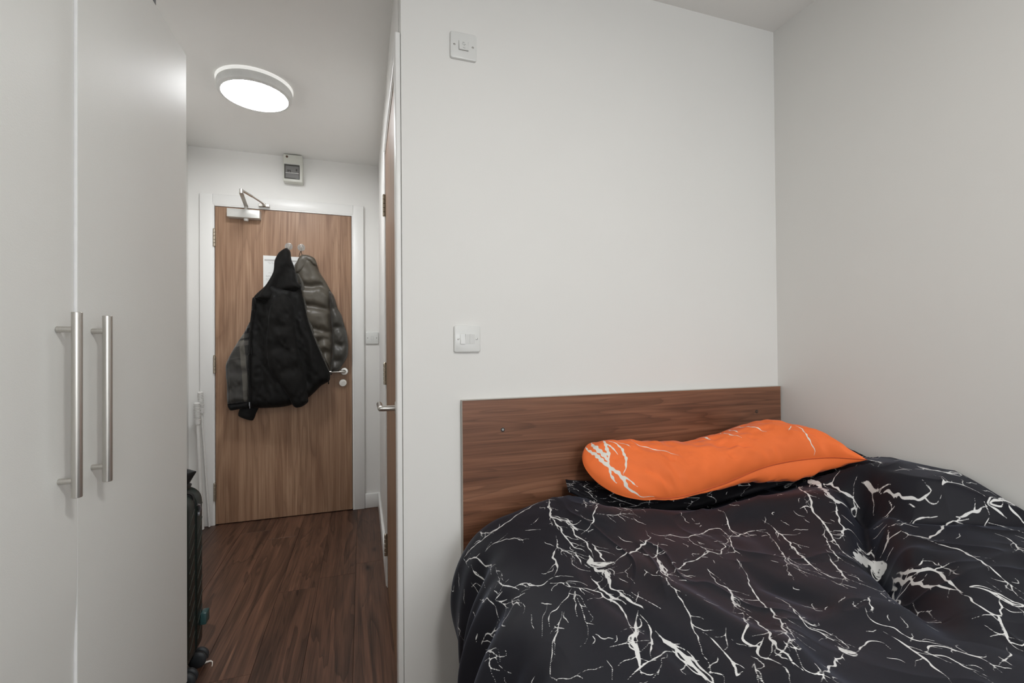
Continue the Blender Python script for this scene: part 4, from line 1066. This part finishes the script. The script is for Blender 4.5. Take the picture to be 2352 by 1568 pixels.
def print_cloth(name, ground, vein, rough, sheen, spec=.3, weave=900):
    N = Nodes(name); v = N.obj()
    at = N.n('ShaderNodeAttribute'); at.attribute_name = 'vein'; at.attribute_type = 'GEOMETRY'
    rag = N.math('MULTIPLY', N.math('SUBTRACT', N.noise(v, 150, 2), .5), .0009)
    m = N.ramp(N.math('ADD', N.math('MULTIPLY', N.math('ADD', at.outputs['Fac'], rag), 900.0), .5), [(.25, (1,)*3), (.75, (0,)*3)])
    g = N.ramp(N.noise(v, 4, 3), [(.3, tuple(x*.88 for x in ground)), (.7, tuple(x*1.1 for x in ground))])
    N.set(Base_Color=N.mix(m, g, vein), Roughness=rough, Specular_IOR_Level=spec, Sheen_Weight=sheen, Sheen_Roughness=.35, Sheen_Tint=(.62, .72, 1.0))  # blue sheen tint imitates window light reflected on the cloth
    N.bump(N.noise(v, weave, 2), .15, .001); return N.m
M['duvet'] = print_cloth('black_marble_print_cotton', (.0090, .0090, .0138), (.74, .74, .73), .55, .14, .24)  # bluish ground puts some of the window sheen into the colour
M['bpillow'] = print_cloth('black_marble_print_pillowcase', (.0085, .0082, .0108), (.74, .74, .73), .66, .06, .14)
M['orange'] = print_cloth('orange_print_cotton', (.93, .19, .045), (.76, .74, .68), .68, .20)
def grid_obj(name, P, sd, mat, parent, thick=None, extra=None):
    nt_, ns_ = P.shape[:2]; V = P.reshape(-1, 3)
    j, i = np.meshgrid(np.arange(nt_-1), np.arange(ns_-1), indexing='ij')
    a = (j*ns_+i).ravel(); q = np.stack([a, a+ns_, a+ns_+1, a+1], 1)
    origin = np.array(base_of(V))
    me = bpy.data.meshes.new(name); me.vertices.add(len(V)); me.vertices.foreach_set('co', (V-origin).ravel())
    me.loops.add(q.size); me.loops.foreach_set('vertex_index', q.ravel().astype(np.int32))
    me.polygons.add(len(q)); me.polygons.foreach_set('loop_start', np.arange(0, q.size, 4, dtype=np.int32)); me.polygons.foreach_set('loop_total', np.full(len(q), 4, np.int32))
    at = me.attributes.new('vein', 'FLOAT', 'POINT'); at.data.foreach_set('value', sd.ravel().astype(np.float32))
    me.polygons.foreach_set('use_smooth', np.ones(len(q), bool)); me.update(); me.validate(); me.materials.append(mat)
    return finish(bpy.data.objects.new(name, me), name, tuple(origin), parent)

# duvet: fine grid where the camera sees it, coarse toward the foot of the bed
DS = .0019
rg = random.Random(11)
ys = np.arange(.30, 1.4101, DS)
P, Sg = duvet_surface(DS, ys); ns = P.shape[1]; ds_ = Sg[0, 1]-Sg[0, 0]
sd = paint_veins(P.shape[:2], None, None, 0, ys[0], ds_, DS, grow(DUVET_VEINS, rg, .42)+stray(460, 0, 1.85, .3, 1.41, rg))
dv = thing('duvet', (.95, .5, .25), 'black duvet with a white crackle marble print, spread over the bed', 'duvet')
grid_obj('cover', P, sd, M['duvet'], dv)
ys2 = np.concatenate([np.arange(-.58, .295, .02), [.30]])
st8 = 10
P2, S2 = duvet_surface(DS, ys2); P2 = P2[:, ::st8]
lines2 = [([(s_+rg.gauss(0, .02), y_) for y_ in np.arange(-.6, .32, .03)], [.001+.003*rg.random() for y_ in np.arange(-.6, .32, .03)]) for s_ in np.arange(.1, 1.8, .22)]
sd2 = paint_veins(P2.shape[:2], None, None, 0, -.58, ds_*st8, .02, lines2)
grid_obj('foot_end', P2, sd2, M['duvet'], dv)

def pillow_obj(name, T, D, lines, mat, label, dens, rg, strays=0):
    nv, nu = T.shape[:2]
    root = thing(name, base_of(D.reshape(-1, 3)), label, 'pillow')
    ln = grow(lines, rg, dens)+(stray(strays, 0, .85, 0, .35, rg) if strays else [])
    sd = paint_veins((nv, nu), None, None, 0, 0, .85/(nu-1), .35/(nv-1), ln)
    grid_obj('top_side', T[:, ::-1], sd[:, ::-1], mat, root)
    grid_obj('under_side', D, np.full((nv, nu), .02) if not strays else sd, mat, root)
    return root
T, D = orange_pillow(560, 240)
po = pillow_obj('pillow', T, D, PILLOW_VEINS, M['orange'], 'orange pillow with white branching veins, propped against the headboard', .0, random.Random(3))
M['seam'] = cloth('orange_seam_cord', (.50, .085, .022), .8).m
MB().tube([tuple(p) for p in T[0]+np.array((0, -.0012, .0006))], .0012, 6).obj('seam', M['seam'], po)
T, D = black_pillow(420, 170)
rb = random.Random(5)
bl = []
for s_ in np.arange(.03, .85, .07): bl.append(([(s_+rb.gauss(0, .02), y_) for y_ in np.arange(0, .36, .04)], .0016))
pillow_obj('pillow', T, D, bl, M['bpillow'], 'black marble-print pillow wedged underneath the orange pillow', .5, rb, 60)
